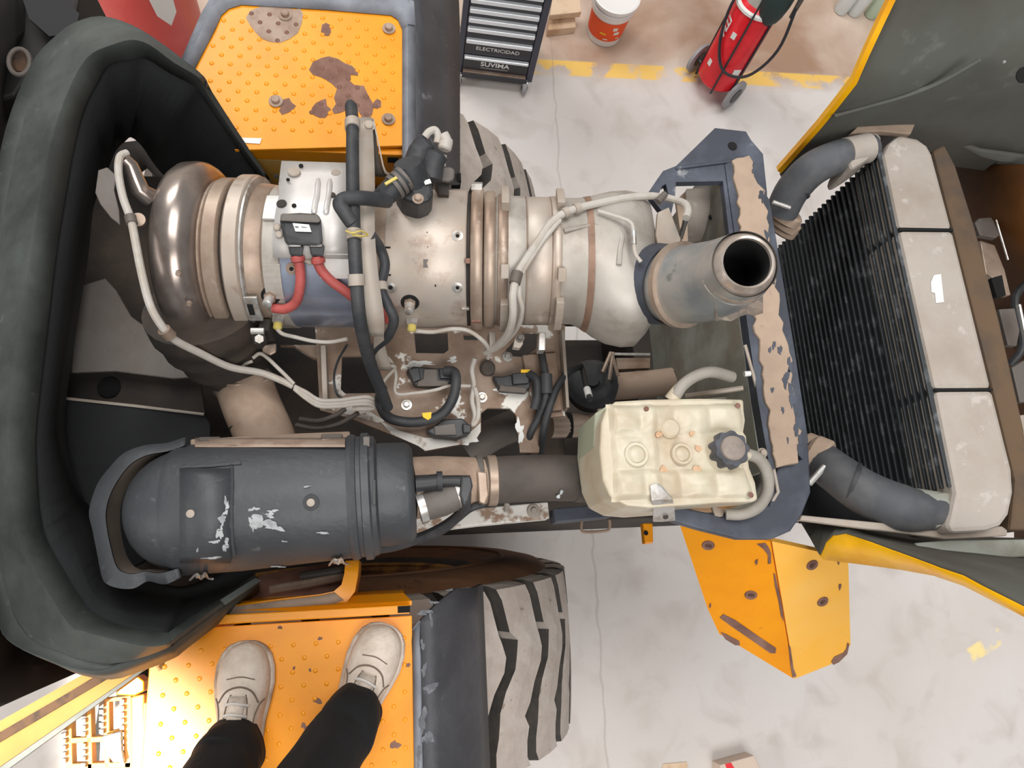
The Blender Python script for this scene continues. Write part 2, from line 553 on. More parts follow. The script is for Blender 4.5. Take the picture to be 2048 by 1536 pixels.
def wheel(label, y, side):
    o = thing('loader_wheel', label, 'wheel', (-0.21, y, RT), 'rear wheels of the loader')
    c = Vector((-0.21, y, RT))
    prof = [(-0.23, 0.40), (-0.27, 0.44), (-0.31, 0.56), (-0.315, 0.66), (-0.295, 0.75), (-0.26, 0.775), (-0.15, 0.787), (0, 0.79),
            (0.15, 0.787), (0.26, 0.775), (0.295, 0.75), (0.315, 0.66), (0.31, 0.56), (0.27, 0.44), (0.23, 0.40)]
    b = MB().lathe(c, (0, 1, 0), [(t, r) for t, r in prof], 72, False, False)
    cs = obj('tire_carcass', b, 'carcass', o)
    for s in (-1, 1):
        b = MB().lathe(c, (0, 1, 0), [(s * 0.268, 0.44), (s * 0.309, 0.55), (s * 0.322, 0.60), (s * 0.324, 0.66), (s * 0.306, 0.735), (s * 0.28, 0.772)], 72, False, False)
        sw = obj('sidewall', b, 'sidewall', o)
        b = MB().lathe(c, (0, 1, 0), [(s * 0.318, 0.588), (s * 0.328, 0.594), (s * 0.328, 0.606), (s * 0.318, 0.612)], 60, False, False)
        obj('bead_rib', b, 'sidewall', sw)
    for k in range(NL):
        l = bpy.data.objects.new('tread_lug', LUG)
        COL.objects.link(l)
        l.parent = o
        l.rotation_euler = (0, 2 * PI * (k + 0.3) / NL, 0)
    b = MB().lathe(c, (0, 1, 0), [(-0.26, 0.42), (-0.27, 0.44), (-0.24, 0.40), (-0.1, 0.37), (-0.06, 0.2), (-0.06, 0.0)], 48, False, False)
    b.lathe(c, (0, 1, 0), [(0.26, 0.42), (0.27, 0.44), (0.24, 0.40), (0.1, 0.37), (0.06, 0.2), (0.06, 0.0)], 48, False, False)
    obj('rim', b, 'wheel_rim', o)
    o.rotation_euler = (math.radians(8.0 if side < 0 else -5.0), 0, 0)
    return o
wheel('dusty loader tire half under the deck the person stands on', -0.165, -1)
wheel('dusty loader tire behind the deck with the rusty worn patches', 1.39, 1)
# ------------------------------------------------------------------ decks over the wheels
DK = 1.95
def stud_mesh():
    b = MB().lathe((0, 0, 0), (0, 0, 1), [(0, 0.0095), (0.003, 0.008), (0.0055, 0.0045), (0.0058, 0.001)], 8, False, True)
    me = bpy.data.meshes.new('stud')
    me.from_pydata([tuple(p) for p in b.v], [], b.f)
    me.materials.append(MATS['yellow'])
    me.polygons.foreach_set('use_smooth', [True] * len(me.polygons))
    return me
STUD = stud_mesh()
STUD_RUST = STUD.copy()
STUD_RUST.materials.clear()
STUD_RUST.materials.append(MATS['bare_rust'])
def inside(p, poly):
    x, y = p
    c = False
    n = len(poly)
    for i in range(n):
        x1, y1 = poly[i]
        x2, y2 = poly[(i + 1) % n]
        if (y1 > y) != (y2 > y) and x < (x2 - x1) * (y - y1) / (y2 - y1) + x1:
            c = not c
    return c
def deck_studs(parent, x0, x1, y0, y1, poly, holes, z, skip=(), sc_=0.8):
    j = 0
    y = y0
    while y < y1:
        x = x0 + (0.0265 if j % 2 else 0)
        while x < x1:
            if inside((x, y), poly) and not any((x - sx) ** 2 + (y - sy) ** 2 < 0.03 ** 2 for sx, sy in skip):
                rust = any(inside((x, y), h) for h in holes)
                l = bpy.data.objects.new('stud', STUD_RUST if rust else STUD)
                COL.objects.link(l)
                l.parent = parent
                l.location = Vector((x, y, z + (0.0012 if rust else 0))) - wloc(parent)
                l.scale = (sc_, sc_, sc_ * sc_)
            x += 0.053
        y += 0.031
        j += 1
# far deck with the worn patches
up = [(807, 291), (805, 59), (796, 40), (782, 31), (653, 20), (483, 10), (457, 18), (442, 32), (430, 59), (388, 140), (420, 230), (470, 300)]
upw = Wp(up, DK)
far = thing('fender_deck', 'yellow studded deck plate with brown bare-metal worn patches', 'deck', W(640, 160, DK))
obj('deck_plate', MB().prism(upw, 0.012), 'yellow', far, smooth=False, bevel=0.002)
worn = [([(492, 36), (500, 22), (520, 14), (560, 12), (590, 20), (600, 16), (606, 28), (604, 46), (596, 66), (580, 78), (560, 86), (540, 84), (524, 78), (512, 66), (500, 50)], 'bare_grey'),
        ([(644, 50), (652, 46), (660, 50), (662, 64), (658, 72), (648, 72), (642, 64)], 'bare_rust'),
        ([(618, 140), (626, 124), (644, 116), (658, 113), (676, 118), (688, 126), (704, 132), (716, 144), (716, 152), (702, 150), (700, 162), (708, 170), (728, 172), (734, 186), (744, 204), (748, 212), (744, 230), (738, 236), (724, 234), (716, 222), (706, 224), (690, 222), (680, 226), (668, 228), (664, 220), (672, 208), (668, 196), (674, 178), (664, 168), (652, 160), (640, 154), (626, 150)], 'bare_rust'),
        ([(624, 216), (632, 206), (644, 200), (652, 198), (654, 212), (662, 218), (658, 228), (650, 236), (640, 236), (630, 232), (622, 226)], 'bare_rust'),
        ([(746, 206), (754, 198), (762, 202), (762, 214), (754, 218), (748, 214)], 'bare_rust'),
        ([(540, 200), (552, 194), (562, 200), (572, 198), (578, 196), (584, 206), (592, 212), (586, 220), (576, 226), (564, 230), (558, 222), (562, 214), (550, 214), (542, 210)], 'bare_rust')]
wpw = []
for pts, m in worn:
    w = [p + Vector((0, 0, 0.0012)) for p in Wp(pts, DK)]
    wpw.append([(p.x, p.y) for p in w])
    obj('worn_patch', MB().prism(w, 0.001), m, far, smooth=False)
bolts = [(571, 32), (778, 59), (777, 240), (552, 204)]
skip = []
for x, y in bolts:
    p = W(x, y, DK)
    skip.append((p.x, p.y))
    bolt(far, p + Vector((0, 0, 0.0022)), (0, 0, 1), 0.012, 0.012, 'bare_grey', 1.7, seg=10)
skip.append((W(640, 250, DK).x, 99))
inner_y = W(640, 262, DK).y
deck_studs(far, -0.62, 0.0, inner_y, 2.0, [(p.x, p.y) for p in Wp([(796, 285), (796, 52), (655, 28), (485, 20), (448, 40), (438, 62), (404, 140), (440, 240), (470, 280)], DK)], wpw, H - DK, skip)
# its inner lip: a step down and the dark gap below it
lip = Wp([(486, 272), (807, 291), (806, 297), (486, 278)], DK)
y0 = W(650, 283, DK).y
xl, xr = W(486, 275, DK).x, W(806, 291, DK).x
obj('front_lip', MB().box(((xl + xr) / 2, y0 - 0.012, H - DK - 0.045), (xr - xl, 0.022, 0.05)), 'yellow', far, smooth=False, bevel=0.003)
obj('lip_slot', MB().box((xr - 0.03, y0 - 0.0245, H - DK - 0.046), (0.032, 0.004, 0.026)), 'soot_shade_black', far, smooth=False)
obj('side_panel', MB().box((xl + 0.13, y0 - 0.005, H - DK - 0.16), (0.42, 0.02, 0.17)), 'yellow_dusty', far, smooth=False, bevel=0.01)
obj('under_beam', MB().box(((xl + xr) / 2, y0 + 0.03, H - DK - 0.16), (xr - xl, 0.03, 0.24)), 'yellow', far, smooth=False)
obj('white_sticker', MB().prism([p + Vector((0, -0.001, 0.003)) for p in Wp([(484, 276), (524, 277), (520, 288), (488, 286)], DK)], 0.004), 'white_label', far, smooth=False)
# black rubber mudguard around the far deck
ff = thing('mudguard', 'black mudguard wrapped around the deck with the worn patches', 'mudguard', W(860, 180, DK))
outer = [(388, 140), (430, 59), (442, 32), (457, 18), (483, 10), (653, 20), (782, 31), (796, 40), (805, 59)]
inn = Wp(outer, DK - 0.002)
outw = Wp([(364, 122), (404, 30), (420, 2), (440, -22), (480, -36), (655, -22), (800, -10), (826, 5), (829, 50)], DK - 0.002)
g = [[a, (a + c) / 2 + Vector((0, 0, 0.012)), c, c - Vector((0, 0, 0.10))] for a, c in zip(inn, outw)]
obj('top_flange', MB().sheet(g), 'fender_edge', ff, solid=0.008, bevel=0)
g = []
for k in range(13):
    t = k / 12
    yy = 50 + (368 - 50) * t
    g.append([W(806, yy, DK), W(815, yy, DK - 0.006), W(829, yy, DK + 0.012), W(845, yy, DK + 0.05), W(880, yy, DK + 0.14), W(917, yy + 2, DK + 0.25)])
top = [p + Vector((0, 0.32, 0)) for p in g[0]]
g.insert(0, top)
gw = MB().sheet([r[2:] for r in g])
obj('side_flap', gw, 'fender', ff, solid=0.012)
obj('worn_edge', MB().sheet([r[:3] for r in g]), 'fender_edge', ff, solid=0.012)
obj('flap_corner', MB().box(W(912, 362, DK + 0.26), (0.03, 0.03, 0.05)), 'soot_shade_black', ff, smooth=False)
# near deck, where the person stands
near = thing('fender_deck', 'yellow studded deck plate under the beige shoes', 'deck', W(600, 1380, DK))
A, Bp = W(300, 1277, DK), W(824, 1231, DK)
Xr = Bp.x
Xl = W(289, 1450, DK).x
Yi = Bp.y
ypoly = [V(Xl, Yi, H - DK), V(Xr, Yi, H - DK), V(Xr, -0.95, H - DK), V(Xl, -0.95, H - DK)]
obj('deck_plate', MB().prism(ypoly, 0.012), 'yellow', near, smooth=False, bevel=0.002)
obj('raised_lip', MB().box(((Xl - 0.12 + Xr) / 2, Yi + 0.016, H - DK + 0.004), (Xr - Xl + 0.11, 0.022, 0.03)), 'yellow', near, smooth=False, bevel=0.003)
obj('lip_slot', MB().box((Xl + 0.13, Yi + 0.034, H - DK + 0.012), (0.06, 0.006, 0.012)), 'soot_shade_black', near, smooth=False)
obj('lip_notch', MB().box((Xr - 0.02, Yi + 0.016, H - DK + 0.0195), (0.03, 0.016, 0.003)), 'soot_shade_black', near, smooth=False)
b = MB()
b.sheet([[V(Xl - 0.1, Yi + 0.03, H - DK - 0.01), V(Xr, Yi + 0.03, H - DK - 0.01)], [V(Xl - 0.1, Yi + 0.05, H - DK - 0.05), V(Xr - 0.02, Yi + 0.05, H - DK - 0.05)], [V(Xl - 0.1, Yi + 0.06, H - DK - 0.2), V(Xr - 0.02, Yi + 0.06, H - DK - 0.2)]])
obj('inner_slope', b, 'yellow', near, smooth=False, solid=0.012)
stp = [(p.x, p.y) for p in ypoly]
deck_studs(near, Xl + 0.035, Xr - 0.015, -0.93, Yi - 0.035, stp, [], H - DK, (), 0.62)
b = MB().prism([V(Xl - 0.005, -0.95, H - DK - 0.001), V(Xl - 0.005, Yi - 0.16, H - DK - 0.001), V(Xl + 0.004, Yi - 0.16, H - DK - 0.001), V(Xl + 0.004, -0.95, H - DK - 0.001)], 0.12)
obj('side_flange', b, 'yellow_pale', near, smooth=False)
for i, (x, y, r) in enumerate([(708, 1360, 8), (636, 1402, 7), (608, 1452, 6), (815, 1330, 5), (790, 1490, 9), (588, 1336, 3), (620, 1340, 3), (640, 1277, 4), (560, 1255, 4)]):
    obj('paint_chip', MB().prism([p + Vector((0, 0, 0.001)) for p in Wp(blob(x, y, r, 12, i, 0.5), DK)], 0.001), 'bare_rust', near, smooth=False)
# mudguard beside the near deck
nf = thing('mudguard', 'black scuffed mudguard strip between the shoes and the tire', 'mudguard', W(890, 1400, DK))
ys = [Yi + 0.06, Yi - 0.02, Yi - 0.1, Yi - 0.25, Yi - 0.4, Yi - 0.6, Yi - 0.85]
g = []
for y in ys:
    dy = 0.12 if y > Yi else 0
    g.append([V(Xr + 0.002, y - dy * 0.8, H - DK - 0.002), V(Xr + 0.02, y - dy * 0.6, H - DK + 0.006), V(Xr + 0.06, y - dy * 0.3, H - DK - 0.012), V(Xr + 0.115, y, H - DK - 0.06), V(Xr + 0.165, y, H - DK - 0.13), V(Xr + 0.196, y + 0.01, H - DK - 0.20)])
obj('side_flap', MB().sheet([r[1:] for r in g]), 'fender', nf, solid=0.012)
obj('worn_edge', MB().sheet([r[:2] for r in g]), 'fender_edge', nf, solid=0.012)
for i, (x, y, r, sx, sy) in enumerate([(850, 1225, 7, 2.2, 0.7), (862, 1240, 6, 0.5, 2.5), (845, 1290, 5, 0.7, 2.4), (848, 1340, 6, 0.8, 2.0), (862, 1375, 10, 1.5, 0.9), (846, 1440, 9, 0.8, 2.6), (856, 1475, 8, 1.2, 1.8), (905, 1485, 4, 0.6, 2.2), (838, 1510, 7, 0.7, 2.5), (868, 1205, 5, 1.8, 0.7), (900, 1180, 4, 1.6, 0.6)]):
    # scuffs lie on the curved flap: find its height there
    pts = []
    for px, py in blob(x, y, r, 14, i + 30, 0.6, sx, sy):
        d = DK
        for _ in range(6):
            p = W(px, py, d)
            t = p.x - Xr
            prof = [(0.0, -0.002), (0.02, 0.006), (0.06, -0.012), (0.115, -0.06), (0.165, -0.13), (0.196, -0.20)]
            z = prof[-1][1]
            for (a, za), (c, zc) in zip(prof, prof[1:]):
                if a <= t <= c:
                    z = za + (zc - za) * (t - a) / (c - a)
                    break
                if t < a:
                    z = za
                    break
            d = DK - z
        pts.append(W(px, py, d - 0.008))
    obj('scuff', MB().prism(pts, 0.001), 'scuff_grey', nf, smooth=False)
# yellow bracket box below the air cleaner
yb = thing('support_bracket', 'yellow dusty-topped bracket below the air cleaner', 'bracket', W(590, 1190, 2.05))
ow = Wp([(716, 1120), (714, 1150), (708, 1182), (692, 1204), (656, 1219), (560, 1235), (430, 1252)], 1.97)
iw = Wp([(692, 1122), (690, 1148), (684, 1170), (668, 1184), (640, 1190), (560, 1199), (468, 1211)], 1.96)
obj('curved_wall', MB().sheet([[p - V(0, 0, 0.2) for p in iw], smooth_path(iw, 1) and iw, ow, [p - V(0, 0, 0.12) for p in ow]]), 'yellow', yb, solid=0.006, angle=60)
dl = [p.lerp(q, 0.06) + V(0, 0, 0.005) for p, q in zip(iw[3:], ow[3:])]
dm = [p.lerp(q, 0.82) + V(0, 0, 0.005) for p, q in zip(iw[3:], ow[3:])]
obj('dust_layer', MB().sheet([dl, dm]), 'dust_tan', yb, solid=0.001)
obj('well_floor', MB().prism(Wp([(470, 1215), (520, 1150), (700, 1118), (700, 1180), (640, 1195)], 2.12), 0.02), 'bare_rust', yb, smooth=False)
obj('inner_rail', MB().tube([W(540, 1180, 2.04), W(610, 1168, 2.04), W(688, 1152, 2.04)], 0.012, 8), 'bare_grey', yb)
obj('inner_rail', MB().tube([W(600, 1152, 2.0), W(690, 1138, 2.0)], 0.010, 8), 'dark_metal', yb)
# boarding ladder at the left end of the near deck
ld = thing('boarding_step', 'serrated open step frame beside the sunlit deck', 'step', W(210, 1460, 2.15))
dL = 2.12
def bar(x0, y0, x1, y1, wpx, d, name, m='step_yellow', h=0.03):
    a, c = W(x0, y0, d), W(x1, y1, d)
    t = (c - a).normalized()
    n = Vector((-t.y, t.x, 0)) * wpx * 0.00068
    return obj(name, MB().prism([a - n, c - n, c + n, a + n], h), m, ld, smooth=False, bevel=0.002)
bar(254, 1396, 258, 1560, 15, dL, 'side_rail')
bar(213, 1400, 214, 1560, 9, dL, 'step_bar')
bar(176, 1412, 180, 1560, 9, dL, 'step_bar')
bar(137, 1440, 140, 1560, 9, dL, 'step_bar')
bar(206, 1401, 262, 1395, 7, dL, 'cross_bar')
bar(132, 1482, 216, 1478, 9, dL, 'cross_bar')
bar(208, 1470, 246, 1462, 8, dL, 'cross_bar')
bar(132, 1534, 262, 1530, 10, dL, 'cross_bar')
b = MB()
for (x, ya, yb_) in ((131, 1455, 1530), (170, 1428, 1480), (170, 1490, 1530), (206, 1410, 1475), (247, 1402, 1470), (247, 1482, 1530)):
    y = ya
    while y < yb_:
        b.prism([p + Vector((0, 0, 0.012)) for p in Wp([(x - 4, y - 4), (x + 4, y - 4), (x + 4, y + 4), (x - 4, y + 4)], dL)], 0.02)
        y += 13
obj('serration', b, 'steel_tan', ld, smooth=False)['kind'] = 'stuff'
obj('side_plate', MB().prism(Wp([(262, 1394), (288, 1388), (287, 1560), (262, 1560)], 2.06), 0.05), 'yellow_pale', ld, smooth=False, bevel=0.003)
b = MB().prism(Wp([(238, 1362), (275, 1352), (288, 1362), (288, 1382), (268, 1392), (232, 1390)], 2.06), 0.05)
obj('corner_gusset', b, 'yellow', ld, smooth=False, bevel=0.003)
obj('rag', MB().prism(Wp([(204, 1472), (242, 1462), (243, 1500), (248, 1524), (226, 1526), (214, 1510), (208, 1492)], dL - 0.02), 0.012), 'foil', ld, smooth=False, bevel=0.003)
# ------------------------------------------------------------------ cab edge beyond the front shroud
cab = thing('cab', 'dark loader cab wall behind the black engine shroud', 'cab', W(-100, 700, 2.2))
def wall(name, pts, m, solid=0.03):
    n = len(pts)
    return obj(name, MB().add(pts, [list(range(n))]), m, cab, smooth=False, solid=solid)
c0 = W(-30, 1560, 2.05)
c1 = W(250, 1312, 2.05)
obj('rear_wall', MB().sheet([[W(160, -30, 2.3), W(60, 150, 2.2), W(20, 400, 2.0), W(-10, 900, 2.0), W(60, 1260, 2.02), W(200, 1325, 2.04)],
                             [W(40, -80, 1.9), W(-30, 120, 1.75), W(-90, 380, 1.7), W(-140, 900, 1.7), W(-120, 1300, 1.75), W(-60, 1440, 1.85)],
                             [W(-300, -120, 1.6), W(-400, 120, 1.4), W(-420, 380, 1.3), W(-440, 900, 1.3), W(-420, 1300, 1.4), W(-380, 1500, 1.5)]]), 'cab_dark', cab, solid=0.02)
obj('cab_body', MB().box((-1.95, 0.68, 2.0), (1.2, 1.7, 1.9)), 'cab_dark', cab, smooth=False, bevel=0.05)
obj('corner_body', MB().prism(Wp([(-80, -80), (168, -60), (150, 40), (104, 82), (62, 140), (30, 190), (-80, 220)], 1.92), 0.5), 'cab_dark', cab, smooth=False, bevel=0.01)
obj('dark_panel', MB().add(Wp([(40, -20), (110, -20), (160, 30), (150, 70), (100, 75), (60, 40)], 1.86), [[0, 1, 2, 3, 4, 5]]), 'cab_glass', cab, smooth=False, solid=0.01)
for x0, y0, x1, y1, w in ((118, -10, 160, 38, 8), (146, -10, 182, 38, 10)):
    obj('grab_rail', MB().tube(smooth_path([W(x0, y0, 1.95), W((x0 + x1) / 2 + 3, (y0 + y1) / 2, 2.0), W(x1, y1, 2.1)]), w * 0.0012, 10), 'steel_tan', cab)
b = MB().tube([W(18 + 42 * (0.5 + 0.5 * math.cos(a)), 124 + 26 * math.sin(a), 1.70) for a in [2 * PI * k / 20 for k in range(21)]], 0.006, 8)
obj('lamp_ring', b, 'hose_brown', cab)
obj('lamp_lens', MB().lathe(W(39, 124, 1.72), (0.1, -0.2, 1), [(0, 0.028), (0.004, 0.026)], 20), 'gasket', cab)
# lower sill, a long yellow-brown beam with a dark gasket in it
sl = thing('cab_sill', 'yellow-brown cab sill beam with dark gasket strip', 'sill beam', W(120, 1420, 2.05))
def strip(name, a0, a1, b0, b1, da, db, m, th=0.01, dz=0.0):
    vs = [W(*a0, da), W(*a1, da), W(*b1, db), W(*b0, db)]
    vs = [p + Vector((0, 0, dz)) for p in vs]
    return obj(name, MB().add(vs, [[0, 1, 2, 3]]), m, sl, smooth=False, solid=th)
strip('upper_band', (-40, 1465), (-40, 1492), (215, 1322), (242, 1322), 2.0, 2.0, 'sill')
strip('gasket', (-40, 1488), (-40, 1508), (236, 1328), (252, 1336), 1.995, 1.995, 'gasket', 0.012)
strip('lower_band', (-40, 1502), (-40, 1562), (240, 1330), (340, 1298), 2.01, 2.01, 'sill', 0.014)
strip('bottom_edge', (-40, 1555), (-40, 1580), (270, 1340), (345, 1300), 2.02, 2.02, 'hood_black', 0.014)
obj('end_hook', MB().prism(Wp([(306, 1320), (341, 1287), (336, 1316), (326, 1342), (316, 1346), (308, 1332)], 1.95), 0.02), 'bare_rust', sl, smooth=False, bevel=0.003)
obj('wrapping', MB().sheet([[W(-40 + 12 * (j % 2) + 30 * i / 2, 500 + 40 * j, 1.66 + 0.02 * ((i + j) % 2)) for j in range(8)] for i in range(3)]), 'foil', cab, smooth=False)
# ------------------------------------------------------------------ front shroud: the black arch around the engine bay
sh = thing('engine_shroud', 'black plastic engine bay arch with wide flange at the cab end', 'shroud', W(60, 700, 2.1))
ST = [((538, 362, 2.05), (534, 360, 2.05), (528, 363, 2.06), (470, 430, 2.18)),
      ((495, 299, 1.95), (490, 299, 1.95), (484, 303, 1.96), (400, 410, 2.18)),
      ((422, 187, 1.75), (416, 189, 1.75), (408, 194, 1.77), (330, 350, 2.16)),
      ((406, 156, 1.69), (398, 160, 1.68), (388, 168, 1.70), (305, 320, 2.15)),
      ((364, 122, 1.65), (350, 131, 1.63), (340, 142, 1.66), (285, 290, 2.14)),
      ((312, 83, 1.64), (302, 97, 1.6), (294, 114, 1.63), (262, 272, 2.15)),
      ((260, 52, 1.66), (266, 88, 1.6), (264, 117, 1.63), (247, 282, 2.1)),
      ((203, 36, 1.69), (226, 98, 1.6), (232, 122, 1.63), (236, 292, 2.1)),
      ((150, 50, 1.70), (191, 113, 1.6), (209, 134, 1.63), (226, 306, 2.1)),
      ((114, 76, 1.70), (166, 140, 1.6), (190, 167, 1.63), (216, 330, 2.05)),
      ((70, 124, 1.70), (141, 190, 1.6), (166, 214, 1.63), (206, 352, 2.05)),
      ((26, 226, 1.70), (112, 273, 1.6), (146, 286, 1.63), (192, 390, 1.98)),
      ((0, 330, 1.70), (86, 397, 1.6), (126, 400, 1.63), (182, 425, 1.95)),
      ((-25, 480, 1.70), (67, 515, 1.6), (108, 515, 1.63), (172, 520, 1.92)),
      ((-45, 640, 1.70), (46, 650, 1.6), (93, 645, 1.63), (152, 640, 1.9)),
      ((-65, 840, 1.70), (22, 838, 1.6), (70, 840, 1.63), (126, 825, 1.9)),
      ((-60, 950, 1.70), (26, 941, 1.6), (68, 930, 1.63), (135, 915, 1.9)),
      ((-30, 1085, 1.70), (42, 1078, 1.6), (80, 1058, 1.63), (165, 1000, 1.95)),
      ((0, 1240, 1.70), (92, 1168, 1.6), (120, 1140, 1.63), (218, 1062, 2.0)),
      ((33, 1286, 1.70), (143, 1247, 1.6), (160, 1205, 1.63), (236, 1112, 2.0)),
      ((91, 1312, 1.69), (172, 1262, 1.6), (184, 1232, 1.63), (250, 1136, 2.0)),
      ((140, 1332, 1.68), (212, 1274, 1.6), (216, 1248, 1.63), (266, 1150, 2.0)),
      ((202, 1340, 1.66), (260, 1286, 1.6), (252, 1259, 1.63), (290, 1160, 2.02)),
      ((262, 1322, 1.64), (300, 1292, 1.6), (292, 1266, 1.63), (330, 1172, 2.05)),
      ((330, 1294, 1.64), (332, 1288, 1.62), (328, 1270, 1.64), (360, 1176, 2.08)),
      ((352, 1279, 1.67), (350, 1276, 1.66), (347, 1262, 1.68), (395, 1168, 2.12)),
      ((430, 1222, 1.82), (428, 1219, 1.82), (425, 1210, 1.83), (440, 1150, 2.15)),
      ((514, 1160, 2.0), (512, 1158, 2.0), (508, 1154, 2.0), (490, 1120, 2.2))]
lines = [[], [], [], [], [], []]
for o_, r_, i_, q_ in ST:
    po, pr, pi_, pb = W(*o_), W(*r_), W(*i_), W(*q_)
    lines[0].append(po)
    lines[1].append(po.lerp(pr, 0.28) + Vector((0, 0, -0.012)))
    lines[2].append(po.lerp(pr, 0.36) + Vector((0, 0, 0.004)))
    lines[3].append(pr + Vector((0, 0, 0.010)))
    lines[4].append(pi_)
    lines[5].append(pb)
lines = [smooth_path(l, 3) for l in lines]
obj('flange', MB().sheet(lines[:5]), 'hood_black', sh, solid=0.012, angle=18)
obj('inner_wall', MB().sheet([[p - Vector((0, 0, 0.006)) for p in lines[4]], lines[5]]), 'hood_liner', sh, solid=0.008)
skirt = [p + Vector((0, 0, -0.12)) + (p - Vector((0.0, 0.6, p.z))).normalized() * 0.03 for p in lines[0]]
obj('outer_skirt', MB().sheet([lines[0], skirt]), 'hood_black', sh, solid=0.01)
# bay floor under the arch: bulkhead and plates
bk = thing('bay_bulkhead', 'dark grimy bulkhead plates inside the engine shroud', 'bulkhead', W(260, 700, 2.3))
obj('back_plate', MB().box((-0.80, 0.62, H - 2.33), (0.92, 0.86, 0.02)), 'dark_metal', bk, smooth=False)
obj('side_plate', MB().box((-0.78, 1.055, H - 2.185), (0.86, 0.51, 0.012)), 'dark_metal', bk, smooth=False)
obj('side_plate', MB().box((-0.80, 0.18, H - 2.185), (0.80, 0.44, 0.012)), 'dark_metal', bk, smooth=False)
obj('grey_plate', MB().prism(Wp([(142, 745), (150, 640), (165, 570), (210, 556), (232, 580), (262, 632), (300, 660), (360, 690), (430, 722), (425, 752), (345, 757), (230, 742)], 2.0), 0.012), 'grimy_plate', bk, smooth=False, bevel=0.003)
obj('lower_plate', MB().prism(Wp([(140, 745), (230, 742), (345, 757), (400, 760), (410, 828), (132, 800)], 2.08), 0.012), 'dark_metal', bk, smooth=False)
obj('oil_hole', MB().lathe(W(218, 775, 2.076), (0, 0, 1), [(0, 0.03), (0.003, 0.028)], 20), 'soot_shade_black', bk)
obj('oil_hole', MB().lathe(W(362, 716, 1.997), (0, 0, 1), [(0, 0.019), (0.002, 0.018)], 16), 'soot_shade_black', bk)
obj('front_panel', MB().prism(Wp([(132, 797), (408, 829), (420, 850), (420, 880), (330, 1100), (180, 1180), (75, 960), (100, 800)], 1.98), 0.02), 'hood_liner', bk, smooth=False, bevel=0.002)
b = MB().tube([W(132, 797, 1.975), W(270, 812, 1.975), W(408, 829, 1.975)], 0.004, 6)
obj('panel_edge', b, 'bracket_grey', bk)
b = MB().prism(Wp([(200, 290), (300, 278), (420, 400), (380, 420), (290, 330), (225, 380)], 2.2), 0.02)
obj('upper_gusset', b, 'dark_metal', bk, smooth=False)
# ------------------------------------------------------------------ rear hood
hd = thing('rear_hood', 'raised hood shell with dark inside and bright yellow rim', 'hood', W(1950, 700, 2.2))
ed = [(1560, 345, 1.80), (1640, 255, 1.58), (1674, 213, 1.48), (1710, 167, 1.40), (1734, 112, 1.33), (1762, 52, 1.27), (1787, 0, 1.22), (1815, -70, 1.15)]
rim = [W(*e) for e in ed]
bk_ = [(2250, 380, 1.75), (2260, 300, 1.58), (2280, 240, 1.48), (2300, 190, 1.40), (2330, 130, 1.33), (2360, 60, 1.27), (2400, 0, 1.22), (2440, -70, 1.15)]
rear = [W(*e) for e in bk_]
g = []
for i, (a, c) in enumerate(zip(rim, rear)):
    row = []
    for k in range(9):
        t = k / 8
        p = a.lerp(c, t)
        p += Vector((0, 0.05 * math.sin(PI * t) * (1 if i < 3 else 0.4), 0.02 * math.sin(5 * t + i)))
        row.append(p)
    g.append(row)
obj('far_side', MB().sheet(g), 'hood_inner', hd, solid=0.015)
out = [p + Vector((-0.008, 0.012, 0.004)) for p in rim]
obj('far_rim', MB().rings([[p + Vector((0.0, -0.006, 0.006)), p + Vector((-0.010, 0.002, 0.004)), p + Vector((-0.006, 0.022, -0.004)), p + Vector((0.01, 0.02, -0.006))] for p in rim], True), 'yellow_edge', hd)
# shelf line moulded along the far side
obj('moulding', MB().tube(smooth_path([W(1668, 232, 1.50), W(1740, 212, 1.48), W(1810, 192, 1.44), W(1880, 165, 1.38), W(1960, 120, 1.30)]), 0.006, 6), 'hood_inner', hd)
obj('far_low_side', MB().sheet([[W(1600, 345, 1.82), W(1760, 250, 1.72), W(1850, 262, 1.68), W(1960, 300, 1.66), W(2260, 340, 1.7)],
                                [W(1560, 350, 2.0), W(1760, 300, 1.95), W(1870, 330, 1.95), W(1990, 350, 1.9), W(2260, 400, 1.9)]]), 'hood_inner', hd, solid=0.012)
for x, y, d in ((2008, 124, 1.3),):
    obj('rivet', MB().lathe(W(x, y, d), (0, -0.4, 1), [(0, 0.004), (0.003, 0.003)], 8), 'zinc', hd)
obj('latch_hole', MB().lathe(W(2046, 150, 1.27), (-0.1, -0.6, 1), [(0, 0.018), (0.002, 0.017)], 16), 'soot_shade_black', hd)
# near side
ed2 = [(1640, 1112, 1.78), (1652, 1085, 1.74), (1668, 1070, 1.70), (1690, 1066, 1.68), (1720, 1075, 1.64), (1790, 1100, 1.55), (1860, 1126, 1.46), (1928, 1150, 1.38), (2048, 1212, 1.26), (2130, 1252, 1.2)]
lo2 = [(1646, 1116, 1.80), (1660, 1117, 1.79), (1680, 1120, 1.78), (1700, 1122, 1.76), (1730, 1126, 1.72), (1800, 1135, 1.63), (1870, 1147, 1.52), (1932, 1168, 1.42), (2048, 1228, 1.27), (2130, 1270, 1.21)]
obj('near_rim', MB().sheet([[W(*e) for e in ed2], [W(*e) for e in lo2]]), 'yellow_edge', hd, solid=0.012)
inn2 = [(1600, 1040, 1.95), (1640, 1045, 1.95), (1680, 1048, 1.95), (1720, 1052, 1.95), (1760, 1056, 1.95), (1840, 1066, 1.95), (1920, 1074, 1.93), (1990, 1078, 1.92), (2080, 1080, 1.9), (2160, 1085, 1.9)]
mid2 = [W(*a).lerp(W(*c), 0.45) for a, c in zip(ed2, inn2)]
